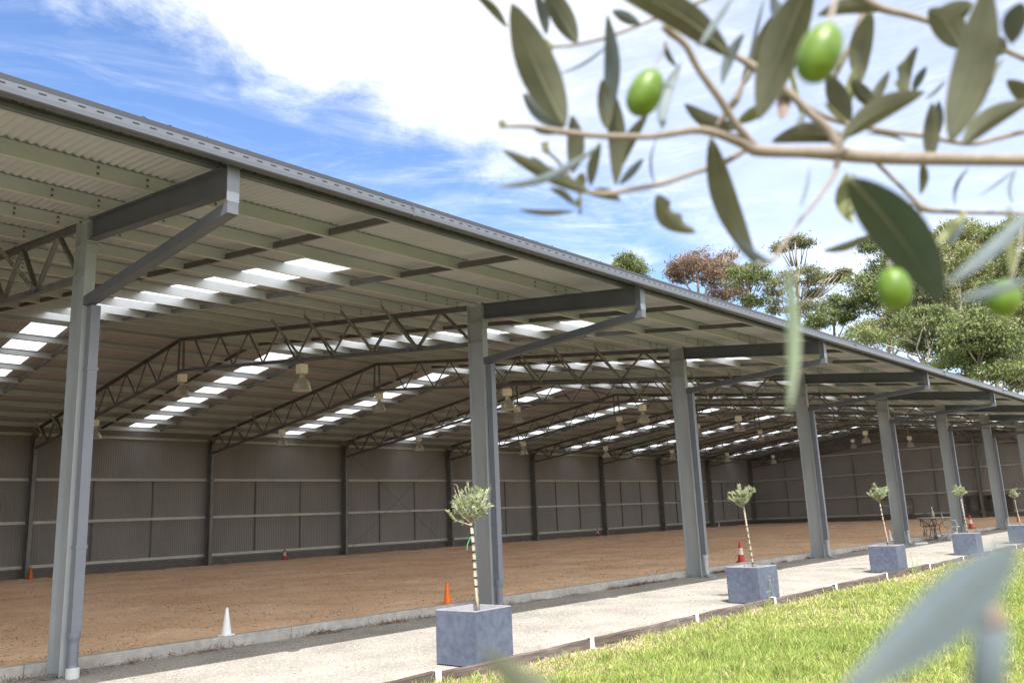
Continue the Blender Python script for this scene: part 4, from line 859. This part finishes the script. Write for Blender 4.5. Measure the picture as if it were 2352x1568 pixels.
# flowering tips / buds
for (x, y, d) in ((1152, 288, .42), (1252, 345, .44), (1262, 108, .45), (1735, 352, .42)):
    m = MB(); rg = random.Random(int(x))
    for k in range(6):
        c = at(x + rg.uniform(-10, 6), y + rg.uniform(-14, 8), d); m.tube([at(x + 6, y, d), c], [.0012, .0009], 6)
        m.tube([c, c + Vector((0, 0, .001)), c + Vector((0, 0, .002))], [.0006, .0014, .0004], 6)
    m.build('bud_cluster', LYG, ob, True)
LV = [ # base, tip, width px, depth0, depth1, kind, bow
 (A(800, 885), A(425, 15), 92, .40, .37, 'o', .02), (A(400, 200), A(150, -60), 22, .42, .43, 'o', -.05), (A(675, 245), A(590, -60), 26, .45, .44, 'b', -.04), (A(885, 305), A(640, -130), 52, .45, .42, 'o', .03),
 (A(1095, 850), A(1095, 95), 38, .43, .41, 'b', -.04), (A(1090, 900), A(1060, 550), 36, .43, .42, 'o', 0), (A(1155, 1290), A(1100, 560), 42, .44, .43, 'o', -.05), (A(790, 890), A(505, 650), 40, .43, .42, 'b', .05), (A(770, 925), A(585, 905), 18, .43, .42, 'b', 0),
 (A(1960, 400), A(1090, -90), 70, .38, .36, 'o', -.04), (A(1330, 175), A(1130, 75), 26, .44, .43, 'b', 0), (A(1110, 310), A(745, 522), 8, .45, .45, 'b', .06), (A(1610, 440), A(1485, 910), 34, .44, .42, 'b', -.05),
 (A(1170, 1200), A(1385, 790), 30, .44, .43, 'o', .06), (A(855, 1210), A(850, 800), 42, .44, .43, 'o', -.06), (A(980, 1300), A(1050, 990), 26, .43, .43, 'o', .05), (A(1180, 1290), A(1350, 1105), 20, .43, .42, 'b', 0),
 (A(1000, 1355), A(355, 1040), 34, .41, .38, 'o', .04), (A(1050, 1010), A(315, 1300), 20, .40, .36, 'b', .07), (A(700, 1220), A(565, 1090), 18, .43, .43, 'b', 0), (A(870, 1472), A(465, 1462), 14, .43, .42, 'o', .04), (A(870, 1430), A(690, 1310), 18, .44, .44, 'o', -.08),
 (A(970, 1350), A(1195, 1400), 26, .42, .41, 'o', .1), ((1508, 448), (1598, 536), 54, .42, .40, 'o', -.12), (A(1430, 1290), A(1445, 950), 7, .43, .43, 'b', .12), ((1632, 315), (1738, 612), 58, .41, .37, 'o', -.07),
 (A(2050, 230), A(1895, 590), 26, .42, .42, 'b', -.06), (A(2010, 900), A(1630, 722), 36, .44, .43, 'o', .10), (A(2000, 860), A(2240, 720), 30, .44, .43, 'y', 0), (A(1985, -40), A(1735, 330), 16, .36, .34, 'b', 0),
 (A(1580, 470), A(1495, 285), 14, .43, .43, 'o', .1), (A(900, 1310), A(925, 1200), 26, .43, .43, 'y', 0), (A(905, 1390), A(870, 1440), 18, .43, .43, 'g', 0),
 (Bq(610, -160), Bq(235, 840), 92, .36, .33, 'o', -.05), (Bq(1095, 75), Bq(640, 110), 36, .44, .43, 'o', -.10), (Bq(1020, 80), Bq(940, 600), 50, .44, .43, 'o', -.04), (Bq(860, 880), Bq(715, 510), 48, .44, .43, 'o', .03), (Bq(860, 770), Bq(915, 450), 22, .44, .44, 'y', .04),
 (Bq(1000, 770), Bq(1150, 490), 24, .45, .44, 'o', 0), (Bq(1260, 690), Bq(1345, 320), 38, .45, .44, 'o', .14), (Bq(1310, 640), Bq(1405, 465), 20, .46, .45, 'b', .03), (Bq(820, 960), Bq(1400, 640), 54, .40, .38, 'o', .03), (Bq(850, 975), Bq(320, 990), 46, .43, .41, 'o', -.12),
 (Bq(850, 1200), Bq(895, 1560), 36, .43, .42, 'y', -.1), (Bq(1430, 1130), Bq(1445, 710), 36, .43, .42, 'o', -.03), (Bq(1375, 1130), Bq(1362, 1360), 20, .43, .43, 'o', .08), (Bq(1575, 990), Bq(1840, -120), 92, .35, .32, 'o', -.05),
 (Bq(1730, 30), Bq(1420, 130), 56, .40, .38, 'o', .1), (Bq(1640, 340), Bq(1420, 60), 66, .40, .38, 'o', -.1), (Bq(1960, 370), Bq(1800, 300), 46, .42, .41, 'o', 0), (Bq(1950, 400), Bq(1690, 890), 24, .43, .42, 'b', -.05), (Bq(1650, 1015), Bq(2140, 700), 48, .40, .37, 'o', .05),
 (Bq(2160, 780), Bq(1965, 555), 40, .42, .41, 'o', -.06), (Bq(2000, 310), Bq(2060, 20), 50, .34, .32, 'b', .03), (Bq(140, 540), Bq(275, -20), 9, .44, .43, 'b', 0), (Bq(385, 190), Bq(325, -40), 28, .42, .42, 'b', -.03), (Bq(400, 590), Bq(392, 835), 30, .43, .42, 'p', .04),
 (Bq(855, 870), Bq(690, 715), 12, .43, .42, 'y', 0), (Bq(1060, 760), Bq(880, 550), 34, .44, .43, 'o', .03), (Bq(1700, 1165), Bq(1605, 1440), 9, .44, .44, 'b', -.12), (Bq(2030, 1175), Bq(2010, 1420), 9, .45, .44, 'b', -.10), (Bq(2010, 1195), Bq(1770, 1370), 7, .45, .45, 'b', 0),
 (Bq(1540, 560), Bq(1395, 690), 10, .44, .44, 'b', .05), (Bq(1270, 990), Bq(975, 935), 9, .45, .45, 'b', -.08), (Bq(590, 1160), Bq(520, 1440), 10, .40, .38, 'b', .03), (Bq(1480, 960), Bq(1490, 700), 22, .46, .45, 'b', 0), (Bq(560, 760), Bq(480, 980), 20, .46, .45, 'b', 0),
 ((1775, 605), (1683, 528), 24, .33, .31, 'b', .08), ((1808, 600), (1812, 952), 30, .235, .215, 'g', .03), ((2003, 540), (1889, 577), 20, .44, .43, 'o', .06), ((2400, 455), (2170, 655), 30, .24, .22, 'b', .02), ((2222, 482), (2150, 562), 20, .38, .36, 'y', 0), ((2215, 490), (2180, 560), 24, .38, .37, 'b', 0),
 ((1950, 408), (2165, 695), 118, .30, .26, 'd', .04), ((2318, 470), (2325, 640), 18, .28, .28, 'y', 0), ((1800, 100), (1850, 300), 12, .46, .46, 'y', 0), ((2380, 640), (2200, 690), 24, .22, .21, 'b', 0), ((1780, 30), (1700, 210), 30, .47, .46, 'o', 0), ((1745, 180), (1790, 60), 18, .46, .46, 'b', 0)]
for (a, b_, wd, d0, d1, k, bw) in LV: leaf(ob, a, b_, wd, d0, d1, k, bw, eaten=(1 if (a[0] > 1500 and a[0] < 1515) or wd == 38 and k == 'o' else 0))
def olive(c, ax, wd, d, tone=0):
    a = at(c[0] + ax[0] / 2, c[1] + ax[1] / 2, d); b = at(c[0] - ax[0] / 2, c[1] - ax[1] / 2, d); n = 16; pts = []; rs = []
    for i in range(n + 1):
        t = i / n; ang = math.pi * t; pts.append(a.lerp(b, (1 - math.cos(ang)) / 2)); rs.append(max(.00005, wd * d / PF / 2 * math.sin(ang) ** .85 * (1 + .06 * math.cos(ang))))
    m = MB(); m.tube(pts, rs, 24, False); m.build('olive_fruit', OLV, ob, True)
olive((1482, 213), (-46, 104), 78, .36); olive((1883, 122), (-50, 132), 98, .27); olive((2054, 663), (16, 96), 76, .30); olive((2306, 684), (-16, 84), 70, .30)
l1 = thing('olive_leaf_spray', 'very blurred large blue grey leaf at the lower right, closest to the lens', 'leaf')
leaf(l1, (1872, 1640), (2345, 1238), 122, .115, .108, 'b', -.03, ang=.05, skew=1.55)
twig(l1, [(1835, 1640, 18), (1780, 1700, 22)], .115)
l2 = thing('cut_olive_twig', 'blurred blue grey cut twig end standing at the bottom right corner', 'twig')
m = MB(); q0, q1, q2 = at(2262, 1700, .12), at(2268, 1560, .12), at(2278, 1425, .118); r = 37 * .12 / PF; m.tube([q0, q1, q2], [r * 1.0, r, r * .95], 16); m.build('cut_stem', LBL, l2, True)
m = MB(); q3 = at(2283, 1402, .117); m.tube([q2, q3], [r * .9, r * .55], 16); m.build('cut_end', LPK, l2, True)
l3 = thing('olive_leaf_tip', 'blurred olive coloured leaf tip at the bottom edge below the nearest planter', 'leaf')
leaf(l3, (1360, 1640), (1108, 1490), 66, .14, .135, 'o', .04, ang=.0)
